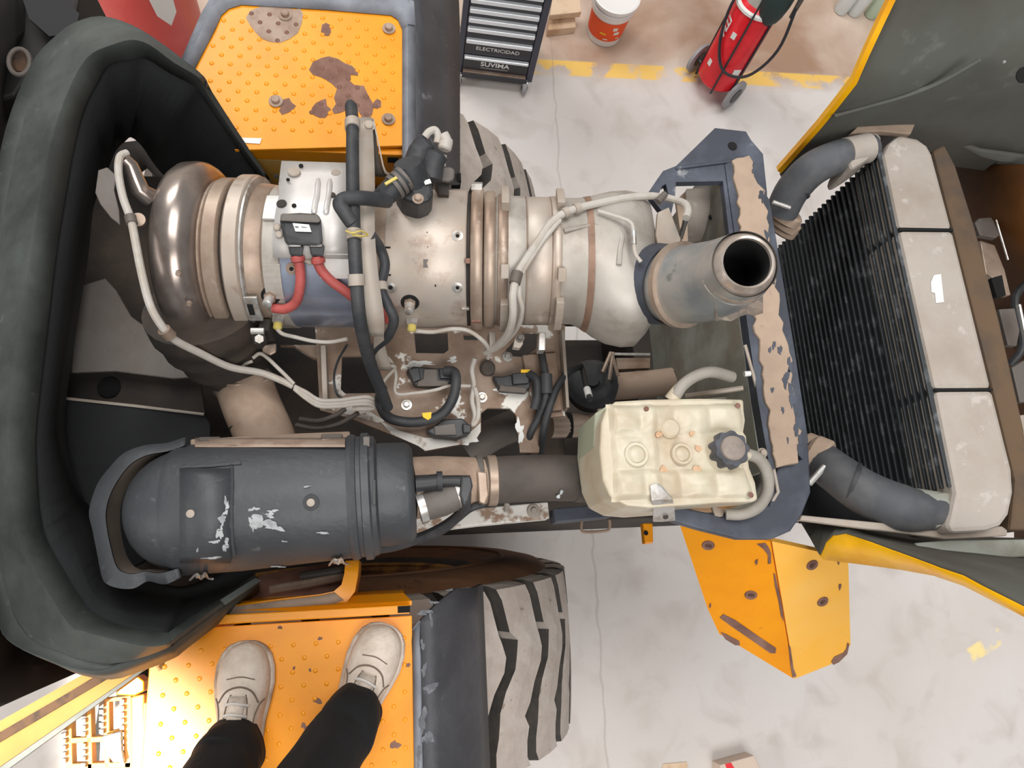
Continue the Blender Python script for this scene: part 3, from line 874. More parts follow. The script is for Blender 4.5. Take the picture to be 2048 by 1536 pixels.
obj('near_side', MB().sheet([[W(*e) + Vector((0, 0.002, 0.003)) for e in ed2], mid2, [W(*e) for e in inn2]]), 'hood_inner', hd, solid=0.01)
obj('near_ledge', MB().prism(Wp([(1830, 1086), (1900, 1080), (2100, 1078), (2100, 1112), (1900, 1120), (1850, 1114)], 1.62), 0.012), 'shroud_grey', hd, smooth=False, bevel=0.004)
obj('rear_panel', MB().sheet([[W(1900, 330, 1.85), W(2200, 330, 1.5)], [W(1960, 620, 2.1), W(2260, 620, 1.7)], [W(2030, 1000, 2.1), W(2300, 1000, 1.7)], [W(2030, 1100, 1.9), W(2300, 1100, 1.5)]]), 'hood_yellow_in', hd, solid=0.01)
# ------------------------------------------------------------------ radiator
rd = thing('radiator', 'dusty radiator with black finned core and pale header tank', 'radiator', (1.34, 0.62, 1.3))
XF, YB, YT, ZT = 1.268, 0.184, 1.075, H - 1.55
obj('core', MB().box((XF + 0.06, (YB + YT) / 2, ZT - 0.46), (0.10, YT - YB, 0.90)), 'fin_black', rd, smooth=False)
for k in range(34):
    z = ZT - 0.014 - k * 0.0245
    o = obj('fin_slat', MB().box((XF + 0.004 - 0.0004 * (k % 3), (YB + YT) / 2, z), (0.022, YT - YB, 0.0075)), 'fin_edge', rd, smooth=False, bevel=0.0015)
segs = [[(1768, 308), (1778, 286), (1800, 268), (1836, 276), (1856, 290), (1866, 308), (1906, 458), (1799, 457)],
        [(1799, 460), (1907, 461), (1985, 777), (1870, 778)],
        [(1871, 781), (1986, 780), (2026, 940), (2029, 985), (2020, 1030), (2004, 1052), (1975, 1062), (1905, 1066), (1898, 1050), (1912, 985)]]
for i, s in enumerate(segs):
    top = Wp(s, 1.55)
    obj('header_tank', MB().prism(top, 0.16), 'dust_pale', rd, smooth=False, bevel=0.012)
obj('seam_gasket', MB().prism(Wp([(1799, 455), (1906, 457), (1907, 462), (1799, 461)], 1.553), 0.05), 'soot_shade_black', rd, smooth=False)
obj('seam_gasket', MB().prism(Wp([(1870, 777), (1986, 777), (1986, 781), (1870, 782)], 1.553), 0.05), 'soot_shade_black', rd, smooth=False)
obj('tape_label', MB().prism(Wp([(1868, 550), (1882, 548), (1888, 604), (1872, 606), (1870, 586), (1863, 584), (1862, 564)], 1.548), 0.001), 'white_label', rd, smooth=False)
obj('top_flange', MB().prism(Wp([(1700, 268), (1718, 250), (1826, 238), (1830, 250), (1822, 268), (1760, 262)], 1.58), 0.02), 'dust_tan', rd, smooth=False, bevel=0.003)
obj('bottom_flange', MB().prism(Wp([(1892, 1066), (2004, 1052), (2016, 1060), (2014, 1072), (1894, 1078), (1600, 1040), (1604, 1030), (1890, 1058)], 1.6), 0.02), 'bracket_grey', rd, smooth=False, bevel=0.003)
obj('corner_tank', MB().prism(Wp([(1716, 290), (1735, 268), (1752, 262), (1765, 272), (1762, 300), (1735, 320), (1706, 338), (1700, 325)], 1.56), 0.12), 'dust_pale', rd, smooth=False, bevel=0.012)
obj('corner_tank', MB().prism(Wp([(1840, 988), (1905, 982), (1914, 1000), (1908, 1046), (1880, 1056), (1846, 1050)], 1.57), 0.12), 'shroud_grey', rd, smooth=False, bevel=0.012)
obj('side_shield', MB().prism(Wp([(1596, 900), (1700, 960), (1800, 985), (1890, 1040), (1880, 1060), (1602, 1046)], 1.86), 0.012), 'hood_liner', rd, smooth=False)
sl_ = thing('rubber_seal', 'brown dusty seal strip along the rear of the radiator', 'seal', W(1960, 600, 1.7))
obj('seal_strip', MB().prism(Wp([(1866, 300), (1890, 288), (1912, 330), (1950, 450), (2000, 640), (2050, 860), (2070, 1060), (2020, 1060), (2030, 960), (1986, 778), (1906, 458)], 1.585), 0.16), 'seal_brown', sl_, smooth=False, bevel=0.008)
# bits seen behind the seal
bits = thing('rear_fan_guard', 'grey bracket pieces behind the radiator seal', 'bracket', W(2010, 600, 1.95))
obj('bracket_plate', MB().prism(Wp([(1950, 445), (1958, 436), (1985, 434), (2000, 470), (1992, 476), (1960, 470)], 1.85), 0.02), 'grimy_plate', bits, smooth=False, bevel=0.003)
obj('bracket_plate', MB().prism(Wp([(1960, 480), (1990, 490), (2010, 540), (2022, 590), (2000, 592), (1985, 555), (1972, 548)], 1.88), 0.02), 'steel_tan', bits, smooth=False, bevel=0.003)
obj('toothed_block', MB().prism(Wp([(1982, 556), (2004, 550), (2012, 590), (1994, 594)], 1.84), 0.03), 'soot_shade_black', bits, smooth=False)
obj('bracket_plate', MB().prism(Wp([(1998, 618), (2030, 616), (2040, 660), (2034, 692), (2016, 690)], 1.86), 0.02), 'grimy_plate', bits, smooth=False, bevel=0.003)
obj('bracket_plate', MB().prism(Wp([(2024, 735), (2048, 720), (2090, 800), (2040, 805)], 1.88), 0.02), 'grimy_plate', bits, smooth=False, bevel=0.003)
obj('bracket_plate', MB().prism(Wp([(2040, 830), (2090, 825), (2090, 1000), (2056, 1000)], 1.88), 0.02), 'bracket_grey', bits, smooth=False, bevel=0.003)
obj('stay_rod', MB().tube([W(1992, 440, 1.8), W(2016, 520, 1.8)], 0.003, 8), 'zinc', bits)
obj('stay_rod', MB().tube([W(2038, 610, 1.8), W(2052, 680, 1.8)], 0.006, 8), 'zinc', bits)
obj('pipe_bend', MB().tube(smooth_path([W(2060, 560, 1.9), W(2030, 600, 1.9), W(2044, 690, 1.92), W(2020, 730, 1.95)]), 0.012, 10), 'rubber', bits)
# ------------------------------------------------------------------ radiator hoses
def hose(name, label, px, r, m, clamps=(), cat='hose', seg=18, n=6):
    o = thing(name, label, cat, W(*px[len(px) // 2]))
    pts = [W(*p) for p in px]
    rs = r if isinstance(r, (list, tuple)) else [r] * len(pts)
    sp_ = smooth_path(pts, n)
    rr = []
    for i in range(len(pts) - 1):
        for k in range(n):
            rr.append(rs[i] + (rs[i + 1] - rs[i]) * k / n)
    rr.append(rs[-1])
    obj('hose_body', MB().tube(sp_, rr, seg), m, o)
    for i, w, mm, ex in clamps:
        k = min(int(i * n), len(sp_) - 2)
        t = (sp_[k + 1] - sp_[k]).normalized()
        R_ = rr[k]
        obj('hose_clamp', MB().lathe(sp_[k] - t * w / 2, t, [(0, R_), (0, R_ + ex), (w, R_ + ex), (w, R_)], 28, False, False), mm, o)
    return o
h1 = hose('radiator_hose', 'bent dark radiator hose nearest the yellow hood rim at the top', [(1562, 425, 1.74), (1585, 380, 1.68), (1625, 338, 1.62), (1680, 312, 1.59), (1722, 300, 1.58), (1745, 295, 1.58)], [0.045, 0.046, 0.046, 0.044, 0.036, 0.034], 'rubber_dusty')
for k, (x, y, d, r) in enumerate([(1568, 430, 1.76, 0.052), (1570, 446, 1.79, 0.046), (1566, 456, 1.82, 0.044)]):
    obj('ribbed_cuff', MB().lathe(W(x, y, d), (0.35, 0.5, 0.8), [(-0.016, r * 0.8), (-0.01, r), (0.012, r), (0.018, r * 0.85)], 28), 'dust_tan', h1)
obj('clamp_screw', MB().tube([W(1546, 404, 1.68), W(1580, 416, 1.68)], 0.006, 8), 'zinc', h1)
obj('neck', MB().tube([W(1690, 306, 1.58), W(1735, 296, 1.58)], 0.04, 20), 'dust_pale', h1)
obj('seam_ring', MB().lathe(W(1592, 372, 1.67), (0.55, 0.5, 0.5), [(-0.004, 0.048), (0.004, 0.048)], 28), 'rubber', h1)
h2 = hose('radiator_hose', 'bent dark radiator hose above the yellow near rim of the hood', [(1628, 912, 1.78), (1672, 945, 1.70), (1730, 985, 1.64), (1800, 1015, 1.60), (1850, 1022, 1.60), (1885, 1022, 1.61)], [0.05, 0.051, 0.054, 0.056, 0.046, 0.042], 'rubber_dusty')
for k, (x, y, d, r) in enumerate([(1640, 918, 1.75, 0.056), (1622, 908, 1.79, 0.052)]):
    obj('ribbed_cuff', MB().lathe(W(x, y, d), (0.6, -0.5, 0.5), [(-0.03, r * 0.85), (-0.02, r), (0.012, r), (0.018, r * 0.9)], 28), 'dust_tan', h2)
obj('clamp_screw', MB().tube([W(1618, 968, 1.70), W(1650, 932, 1.68)], 0.008, 8), 'zinc', h2)
obj('seam_ring', MB().lathe(W(1706, 968, 1.655), (0.75, -0.45, 0.4), [(-0.004, 0.0545), (0.004, 0.0545)], 28), 'rubber', h2)
obj('neck', MB().tube([W(1830, 1018, 1.60), W(1880, 1022, 1.61)], [0.049, 0.045], 20), 'shroud_grey', h2)
# ------------------------------------------------------------------ cooling frame: dark plate with dusty beam
fr = thing('cooling_frame', 'dark blue-black frame plate with a dust-caked beam before the radiator', 'frame', W(1520, 640, 2.2))
F1 = 1.51
o1 = Wp([(1296, 386), (1312, 362), (1326, 342), (1352, 332), (1430, 256), (1492, 263), (1502, 280), (1526, 308), (1534, 385), (1536, 560), (1500, 580), (1468, 556), (1446, 362), (1352, 364), (1350, 392), (1340, 440), (1322, 420)], F1)
hole = Wp([(1316, 392), (1324, 372), (1332, 368), (1338, 392)], F1)
obj('upper_ear', plate_mesh(o1, [hole], 0.02), 'navy', fr, smooth=False)
o2 = Wp([(1540, 1010), (1556, 935), (1600, 920), (1617, 880), (1622, 985), (1604, 1030), (1582, 1062), (1545, 1078), (1480, 1078), (1400, 1058), (1346, 1042), (1340, 1010), (1440, 1030)], F1 + 0.01)
obj('lower_ear', MB().prism(o2, 0.03), 'navy', fr, smooth=False, bevel=0.004)
o3 = Wp([(1530, 385), (1540, 400), (1560, 520), (1590, 700), (1617, 880), (1606, 920), (1590, 900), (1560, 640), (1520, 420)], F1 + 0.004)
obj('edge_plate', MB().prism(o3, 0.05), 'navy', fr, smooth=False, bevel=0.002)
o4 = Wp([(1463, 318), (1498, 310), (1510, 330), (1512, 350), (1528, 380), (1536, 450), (1544, 520), (1560, 600), (1566, 660), (1582, 720), (1584, 780), (1600, 860), (1598, 926), (1554, 936), (1538, 820), (1500, 570)], F1 - 0.012)
def ragged(pts, amp, step, seed):
    rnd = random.Random(seed)
    out_ = []
    for i in range(len(pts)):
        a_, c_ = pts[i], pts[(i + 1) % len(pts)]
        k = max(1, int((c_ - a_).length / step))
        for j in range(k):
            p = a_.lerp(c_, j / k)
            q = Vector((-(c_ - a_).y, (c_ - a_).x, 0)).normalized()
            out_.append(p + q * rnd.uniform(-amp, amp))
    return out_
o4 = ragged(o4, 0.006, 0.016, 3)
obj('dusty_beam', MB().prism(o4, 0.06), 'dust_tan', fr, smooth=False, bevel=0.003)
o5 = Wp([(1450, 330), (1463, 318), (1500, 570), (1538, 820), (1554, 936), (1540, 940), (1516, 800), (1488, 600)], F1 - 0.004)
obj('beam_flank', MB().prism(o5, 0.05), 'navy', fr, smooth=False)
xa = W(1505, 640, F1).x
obj('shroud_face', MB().box((xa - 0.012, 0.63, H - F1 - 0.33), (0.012, 0.80, 0.60)), 'shroud_grey', fr, smooth=False)
obj('ear_bolt_hole', MB().lathe(W(1465, 292, F1 - 0.001), (0, 0, 1), [(0, 0.012), (0.0015, 0.011)], 16), 'soot_shade_black', fr)
obj('ear_rib', MB().prism(Wp([(1352, 332), (1462, 318), (1463, 324), (1353, 338)], F1 - 0.006), 0.02), 'navy', fr, smooth=False, bevel=0.002)
for i, (x, y, r) in enumerate([(1560, 700, 6), (1572, 758, 10), (1584, 792, 12), (1596, 850, 12), (1548, 560, 5), (1548, 690, 5), (1534, 470, 6), (1524, 392, 8), (1600, 892, 10), (1508, 336, 6), (1580, 730, 8), (1540, 700, 4), (1566, 820, 4), (1545, 780, 4), (1576, 880, 3)]):
    obj('bare_spot', MB().prism(Wp(blob(x, y, r, 20, i + 60, 0.6, 0.6, 1.6), F1 - 0.0135), 0.001), 'navy', fr, smooth=False)
fc = thing('fan_shroud', 'dusty curved fan shroud piece in the frame opening', 'shroud', W(1410, 440, 1.75))
g = []
for k in range(13):
    a = -0.3 + 1.5 * k / 12
    g.append([W(1372 + 0 * k, 380 + 9 * k, 1.60 + 0.10 * (k / 12) ** 2), W(1452 + 1.2 * k, 374 + 9 * k, 1.60 + 0.10 * (k / 12) ** 2)])
obj('shroud_skin', MB().sheet(g), 'dust_pale', fc, solid=0.012)
obj('shroud_hole', MB().lathe(W(1422, 436, 1.61), (0, 0.3, 1), [(0, 0.007), (0.004, 0.007)], 14), 'soot_shade_black', fc)
obj('side_web', MB().prism(Wp([(1352, 400), (1372, 382), (1376, 480), (1366, 500)], 1.62), 0.01), 'dust_tan', fc, smooth=False)
# ------------------------------------------------------------------ yellow counterweight corner
cw = thing('counterweight_corner', 'yellow folded counterweight corner plate with rusty slot', 'counterweight', W(1540, 1200, 2.5))
def on_plane(px, py, p0, n, lift=0.0):
    o = Vector((0, 0, H))
    d = W(px, py, 1.0) - o
    t = (p0 - o).dot(n) / d.dot(n)
    return o + d * t + n * lift
TL, TM, TR = W(1358, 1040, 1.90), W(1540, 1078, 1.86), W(1692, 1112, 1.92)
BM = W(1587, 1352, 2.20)
nS = (TM - TL).cross(BM - TL).normalized()
if nS.z < 0: nS = -nS
nR = (TR - TM).cross(BM - TM).normalized()
if nR.z < 0: nR = -nR
L1, L2 = on_plane(1415, 1212, TL, nS), on_plane(1438, 1262, TL, nS)
R2, R1 = on_plane(1662, 1322, TM, nR), on_plane(1697, 1285, TM, nR)
obj('side_face', MB().add([TL, TM, BM, L2, L1], [[0, 1, 2, 3, 4]]), 'yellow', cw, smooth=False, solid=0.02)
obj('rear_face', MB().add([TM, TR, R1, R2, BM], [[0, 1, 2, 3, 4]]), 'yellow_pale', cw, smooth=False, solid=0.02)  # paler yellow paints in the lighter shading of this side of the fold
def decal(px, p0, n, m, name, lift=0.012, th=0.0015):
    top = [on_plane(x, y, p0, n, lift) for x, y in px]
    k = len(top)
    bot = [p - n * th for p in top]
    return obj(name, MB().add(top + bot, [list(range(k)), list(range(2 * k - 1, k - 1, -1))] + [[i, i + k, (i + 1) % k + k, (i + 1) % k] for i in range(k)]), m, cw, smooth=False)
decal([(1439, 1229), (1446, 1222), (1470, 1234), (1510, 1262), (1551, 1290), (1550, 1300), (1540, 1300), (1500, 1272), (1462, 1246)], TL, nS, 'bare_rust', 'worn_slot')
decal([(1441, 1258), (1452, 1262), (1478, 1276), (1479, 1284), (1470, 1284), (1450, 1272)], TL, nS, 'bare_rust', 'worn_edge')
decal([(1513, 1082), (1530, 1080), (1537, 1090), (1541, 1100), (1541, 1120), (1535, 1122), (1535, 1104), (1526, 1092)], TL, nS, 'bare_rust', 'rust_run')
decal([(1546, 1140), (1549, 1142), (1556, 1172), (1564, 1210), (1566, 1236), (1561, 1226), (1556, 1196), (1549, 1166)], TL, nS, 'bare_rust', 'rust_line')
decal([(1576, 1286), (1580, 1288), (1586, 1330), (1592, 1346), (1584, 1348), (1580, 1326)], TL, nS, 'bare_rust', 'rust_line')
decal([(1658, 1318), (1664, 1308), (1682, 1300), (1688, 1292), (1690, 1280), (1694, 1282), (1690, 1302), (1674, 1318), (1662, 1324)], TM, nR, 'bare_rust', 'worn_edge')
for x, y, p0, n in ((1416, 1085, TL, nS), (1501, 1184, TL, nS), (1620, 1125, TM, nR), (1641, 1198, TM, nR)):
    p = on_plane(x, y, p0, n, 0.011)
    obj('bolt_hole', MB().lathe(p, n, [(0, 0.017), (0.003, 0.015), (0.003, 0.010), (0.0, 0.008)], 16), 'bare_rust', cw)
for i, (x, y, r) in enumerate([(1512, 1118, 4), (1675, 1168, 4), (1672, 1120, 3), (1420, 1205, 3)]):
    p0, n = (TL, nS) if x < 1540 else (TM, nR)
    decal(blob(x, y, r, 10, i + 80, 0.5, 0.6, 1.6), p0, n, 'bare_rust', 'paint_chip')
tb = thing('yellow_lug', 'small yellow lug under the expansion tank bracket', 'lug', W(1297, 1066, 2.1))
obj('lug_plate', MB().prism(Wp([(1286, 1046), (1306, 1046), (1307, 1086), (1290, 1088)], 2.1), 0.03), 'yellow', tb, smooth=False, bevel=0.004)
obj('lug_hole', MB().lathe(W(1292, 1066, 2.097), (0, 0, 1), [(0, 0.007), (0.002, 0.006)], 12), 'soot_shade_black', tb)
# ------------------------------------------------------------------ chassis and engine below
ch = thing('chassis', 'dark oily chassis rails and engine block low in the bay', 'chassis', (0.0, 0.62, 0.9))
obj('engine_block', MB().prism([V(-0.42, 0.36, 1.72), V(0.5, 0.36, 1.72), V(0.5, 0.84, 1.72), V(-0.42, 0.84, 1.72)], 0.7), 'dark_metal', ch, smooth=False, bevel=0.02)
obj('frame_rail', MB().box((0.3, 0.24, 1.45), (1.9, 0.07, 0.36)), 'dark_metal', ch, smooth=False, bevel=0.01)
obj('frame_rail', MB().box((0.3, 1.03, 1.40), (1.9, 0.07, 0.36)), 'dark_metal', ch, smooth=False, bevel=0.01)
obj('belly_plate', MB().box((0.3, 0.62, 1.0), (2.2, 0.78, 0.05)), 'dark_metal', ch, smooth=False)
obj('rear_cross_member', MB().box((0.88, 0.62, 1.3), (0.12, 0.8, 0.4)), 'dark_metal', ch, smooth=False, bevel=0.01)
obj('axle', MB().lathe((-0.21, 0.22, 0.85), (0, 1, 0), [(0, 0.16), (0.1, 0.17), (0.2, 0.22), (0.6, 0.22), (0.7, 0.17), (0.8, 0.16)], 28), 'dark_metal', ch)
obj('pulley', MB().lathe(W(1185, 765, 1.98), (-0.2, 0.1, 1), [(-0.05, 0.075), (-0.01, 0.075), (0.0, 0.06), (0.006, 0.05), (0.006, 0.02), (0.02, 0.018)], 32), 'rubber', ch)
obj('coolant_pipe', MB().tube([W(1200, 775, 2.02), W(1300, 768, 2.0), W(1345, 762, 2.0)], 0.04, 20), 'duct_tan', ch)
obj('coolant_hose', MB().tube(smooth_path([W(1345, 764, 2.0), W(1390, 754, 2.0), W(1420, 735, 2.05), W(1440, 690, 2.1)]), 0.042, 20), 'hose_brown', ch)
obj('lower_pipe', MB().tube(smooth_path([W(940, 900, 2.05), W(985, 870, 2.02), W(1030, 850, 2.0), W(1060, 842, 2.02)]), 0.045, 20), 'grimy_plate', ch)
obj('lower_pipe', MB().tube([W(1100, 852, 2.02), W(1190, 850, 2.04)], 0.035, 18), 'steel_tan', ch)
obj('pipe_clamp', MB().lathe(W(1136, 851, 2.03), (1, 0, 0), [(-0.008, 0.0375), (0.008, 0.0375)], 20), 'soot_shade_black', ch)
for k, (x0, y0, x1, y1) in enumerate([(1205, 745, 1222, 705), (1218, 760, 1226, 705), (1222, 706, 1236, 752)]):
    obj('brake_line', MB().tube([W(x0, y0, 1.93), W(x1, y1, 1.93)], 0.006, 8), 'steel_tan', ch)
obj('cross_strut', MB().prism(Wp([(1232, 716), (1300, 716), (1300, 736), (1236, 738)], 2.0), 0.02), 'brown_plate', ch, smooth=False)
obj('thin_rail', MB().tube([W(1228, 708, 1.97), W(1300, 709, 1.97)], 0.004, 6), 'zinc', ch)
obj('side_rail', MB().prism(Wp([(825, 1066), (826, 1036), (895, 1024), (960, 1016), (1096, 1004), (1099, 1037), (960, 1050)], 1.92), 0.05), 'flake', ch, smooth=False, bevel=0.003)
obj('rail_pad', MB().lathe(W(1067, 1022, 1.918), (0, 0, 1), [(0, 0.018), (0.005, 0.016), (0.005, 0.009), (0.012, 0.007)], 18), 'bracket_grey', ch)
obj('rail_clip', MB().tube([W(1014, 1008, 1.915), W(1013, 1024, 1.912)], 0.007, 8), 'loom', ch)
obj('blue_box', MB().prism(Wp([(1107, 1017), (1218, 1008), (1224, 1034), (1110, 1045)], 1.90), 0.06), 'navy', ch, smooth=False, bevel=0.003)
obj('tow_loop', MB().tube(smooth_path([W(1164, 1040, 2.0), W(1163, 1058, 2.0), W(1170, 1064, 2.0), W(1210, 1062, 2.0), W(1219, 1056, 2.0), W(1219, 1040, 2.0)], 4), 0.004, 8), 'duct_tan', ch)
# ------------------------------------------------------------------ mounting plate between canister and air cleaner
PD = 1.80
pl = thing('mounting_plate', 'brown flaking mounting plate with square holes below the canister', 'plate', W(900, 780, PD))
outer = Wp([(630, 650), (1130, 650), (1130, 832), (1085, 836), (1078, 905), (1040, 905), (1032, 830), (1020, 816), (975, 816), (962, 826), (962, 862), (950, 884), (850, 902), (838, 892), (780, 868), (700, 836), (640, 820)], PD)
holes = [Wp(h, PD) for h in ([(684, 712), (752, 711), (768, 772), (756, 786), (690, 787), (681, 778)],
                             [(828, 664), (895, 664), (897, 700), (888, 707), (832, 706)],
                             [(926, 668), (960, 668), (960, 680), (928, 680)],
                             [(1045, 664), (1076, 664), (1076, 695), (1050, 714), (1012, 712), (1012, 698)])]
obj('plate_body', plate_mesh(outer, holes, 0.012), 'brown_plate', pl, smooth=False)
b = MB().box((0, 0, 0), (1, 1, 1))
def up_strip(name, x0, y0, x1, y1, d, hh, th, m):
    a, c = W(x0, y0, d), W(x1, y1, d)
    t = (c - a).normalized()
    n = Vector((-t.y, t.x, 0)) * th / 2
    return obj(name, MB().prism([a - n, c - n, c + n, a + n], hh), m, pl, smooth=False, bevel=0.001)
up_strip('stiffener', 646, 690, 650, 800, PD - 0.05, 0.06, 0.012, 'bracket_grey')
up_strip('stiffener', 1126, 660, 1136, 815, PD - 0.04, 0.06, 0.008, 'bracket_grey')
obj('raised_pad', MB().prism(Wp([(1045, 710), (1112, 705), (1124, 820), (1080, 824), (1062, 800)], PD - 0.014), 0.012), 'brown_plate', pl, smooth=False, bevel=0.002)
obj('left_leg', MB().prism(Wp([(560, 690), (640, 690), (640, 720), (620, 712), (585, 690)], PD + 0.02), 0.02), 'brown_plate', pl, smooth=False)
obj('round_boss', MB().lathe(W(975, 738, PD - 0.004), (0, 0, 1), [(0, 0.02), (0.012, 0.019), (0.016, 0.014)], 24), 'hose_brown', pl)
for x, y in ((813, 810), (1015, 714), (964, 795)):
    bolt(pl, W(x, y, PD - 0.002), (0, 0, 1), 0.008, 0.008, 'zinc', 1.7)
for i, (x, y, r, sx, sy) in enumerate([(700, 820, 16, 1.4, 0.6), (840, 728, 9, 2.8, 0.6), (920, 880, 10, 3.0, 0.8), (1040, 862, 9, 0.8, 2.2), (1000, 780, 8, 1.3, 1.0), (915, 790, 9, 0.8, 1.6), (905, 720, 6, 1.6, 0.8)]):
    obj('flaked_paint', MB().prism([p + Vector((0, 0, 0.0012)) for p in Wp(blob(x, y, r, 26, i + 100, 0.75, sx, sy), PD)], 0.001), 'white_label', pl, smooth=False)
obj('flaked_edge', MB().prism([p + V(0, 0, 0.002) for p in Wp([(760, 842), (800, 862), (850, 876), (930, 874), (961, 846), (961, 864), (948, 884), (850, 902), (836, 892), (782, 868)], PD)], 0.002), 'flake', pl, smooth=False)
obj('flaked_edge', MB().prism([p + V(0, 0, 0.002) for p in Wp([(652, 806), (720, 812), (770, 842), (756, 846), (700, 830), (650, 818)], PD)], 0.002), 'flake', pl, smooth=False)
# relay modules on the plate
def relay(label, px, d, h, conn, face):
    o = thing('pressure_sensor', label, 'sensor', W(*px[0], d + h))
    obj('housing', MB().prism(Wp(px, d), h), 'black_plastic', o, smooth=False, bevel=0.004)
    obj('cover', MB().prism(Wp(face, d - 0.006), 0.006), 'grimy_plate', o, smooth=False, bevel=0.002)
    for q in conn:
        obj('connector', MB().prism(Wp(q, d - 0.012), 0.03), 'black_plastic', o, smooth=False, bevel=0.003)
    return o
r1 = relay('flat black sensor with two plugs left of the round boss', [(812, 742), (826, 732), (870, 736), (905, 736), (908, 752), (900, 770), (862, 774), (830, 770)], PD - 0.03, 0.028,
           [[(814, 738), (838, 734), (842, 758), (826, 764)], [(878, 736), (908, 736), (910, 756), (880, 756)]], [(836, 762), (846, 758), (848, 738), (874, 738), (876, 760), (898, 762), (896, 772), (834, 772)])
r2 = relay('flat black sensor with a yellow-clipped plug on the brown plate', [(985, 752), (1006, 752), (1040, 744), (1060, 744), (1062, 772), (1052, 784), (1000, 780)], PD - 0.03, 0.028,
           [[(1024, 746), (1050, 744), (1060, 750), (1058, 766), (1026, 768)]], [(1000, 768), (1012, 772), (1030, 772), (1054, 776), (1052, 786), (998, 782)])
obj('yellow_clip', MB().prism(Wp([(1042, 739), (1060, 739), (1060, 745), (1042, 745)], PD - 0.045), 0.01), 'yellow_tape', r2, smooth=False)
r3 = relay('grimy black relay box at the white-flaked plate edge', [(852, 862), (870, 850), (885, 838), (925, 836), (940, 850), (938, 868), (912, 876), (868, 872)], PD - 0.035, 0.033,
           [[(925, 846), (944, 850), (942, 864), (926, 866)]], [(868, 852), (910, 846), (914, 870), (870, 870)])
# ------------------------------------------------------------------ exhaust aftertreatment canister
CL_, CR_ = W(350, 512, 1.655), W(1200, 525, 1.545)      # the axis rises towards the radiator
CA = (CR_ - CL_).normalized()
C0 = CL_ - CA * ((CL_.x) / CA.x)
CU = (Vector((0, 0, 1)) - CA * CA.z).normalized()
CS = CU.cross(CA)
if CS.y > 0:
    CS = -CS
def rk(t):
    return (H - (C0 + CA * t).z) / 1.60                   # radii were read off at 1.60 m
def on_cyl(px, py, r):
    o = Vector((0, 0, H))
    d = (W(px, py, 1.0) - o).normalized()
    r = r * rk(W(px, py, 1.45).x)
    oc = o - C0
    dp_ = d - CA * d.dot(CA)
    op_ = oc - CA * oc.dot(CA)
    a, b_, c = dp_.dot(dp_), 2 * dp_.dot(op_), op_.dot(op_) - r * r
    t = (-b_ - math.sqrt(max(b_ * b_ - 4 * a * c, 0))) / (2 * a)
    p = o + d * t
    q = p - C0
    return p, (q - CA * q.dot(CA)).normalized()
def XN(px):
    return (on_cyl(px, 520, 0.16)[0] - C0).dot(CA)
def cpt(x, a, r):
    a = math.radians(a)
    r = r * rk(x)
    return C0 + CA * x + (CU * math.cos(a) + CS * math.sin(a)) * r
def clathe(t0, prof, seg=64):
    k = rk(t0)
    return MB().lathe(C0 + CA * t0, CA, [(t, r * k) for t, r in prof], seg)
can = thing('exhaust_canister', 'long dusty steel exhaust aftertreatment canister with clamp bands', 'exhaust', C0 - Vector((0, 0, 0.2)))
def ring(name, px0, px1, r0, m, r1=None, parent=can, bead=0.0):
    x0, x1 = XN(px0), XN(px1)
    r1 = r0 if r1 is None else r1
    e = 0.004
    prof = [(0, r0 - 0.02), (0, r0 - e), (e, r0), (x1 - x0 - e, r1), (x1 - x0, r1 - e), (x1 - x0, r1 - 0.02)]
    return obj(name, clathe(x0, prof), m, parent, angle=45)
x0 = XN(306)
dp = [(0.0, 0.10), (0.0, 0.180), (0.008, 0.194), (0.022, 0.203), (0.05, 0.205), (0.062, 0.203), (0.074, 0.196), (0.086, 0.184), (0.092, 0.174), (0.094, 0.15)]
dome = obj('inlet_dome', clathe(x0, dp), 'steel_dome', can, angle=50)
obj('dome_lip', clathe(XN(386) - 0.006, [(0, 0.170), (0, 0.181), (0.006, 0.181), (0.006, 0.170)]), 'steel_grey', can)
ring('collar', 386, 403, 0.168, 'steel_tan')
ring('collar', 403, 436, 0.173, 'steel_tan')
ring('collar', 436, 447, 0.163, 'dark_metal')
bc = ring('band_clamp', 447, 481, 0.181, 'steel_dusty')
obj('clamp_bead', clathe(XN(484), [(-0.004, 0.172), (-0.002, 0.178), (0.002, 0.178), (0.004, 0.172)]), 'zinc', bc)
def arc_block(name, px0, px1, a0, a1, r0, r1, m, parent=can, n=6, bev=0.0015):
    xa, xb = XN(px0), XN(px1)
    rings = []
    for k in range(n + 1):
        a = a0 + (a1 - a0) * k / n
        rings.append([cpt(xa, a, r0), cpt(xb, a, r0), cpt(xb, a, r1), cpt(xa, a, r1)])
    return obj(name, MB().rings(rings, True), m, parent, smooth=False, bevel=bev)
la = arc_block('clamp_latch', 484, 512, 52, 72, 0.178, 0.186, 'zinc', bc)
arc_block('latch_window', 489, 501, 57, 66, 0.184, 0.1875, 'soot_shade_black', la)
arc_block('clamp_screw_block', 500, 522, 76, 92, 0.17, 0.20, 'dark_metal', bc)
ring('front_body', 481, 522, 0.164, 'steel_tan', 0.160)
ring('catalyst_body', 520, 705, 0.1575, 'steel_blue')
ring('catalyst_strip', 520, 560, 0.160, 'steel_grey')
ring('catalyst_strip', 640, 652, 0.1585, 'steel_tan')
ring('waist', 703, 772, 0.152, 'steel_tan')
ring('filter_body', 768, 932, 0.159, 'steel_dusty')
ring('filter_gap', 930, 942, 0.154, 'dark_metal')
ring('filter_flange', 940, 965, 0.167, 'steel_tan')
ring('filter_flange', 967, 990, 0.161, 'steel_tan')
ring('outlet_body', 990, 1056, 0.151, 'steel_grey')
ring('outlet_body', 1055, 1110, 0.1505, 'steel_dusty')
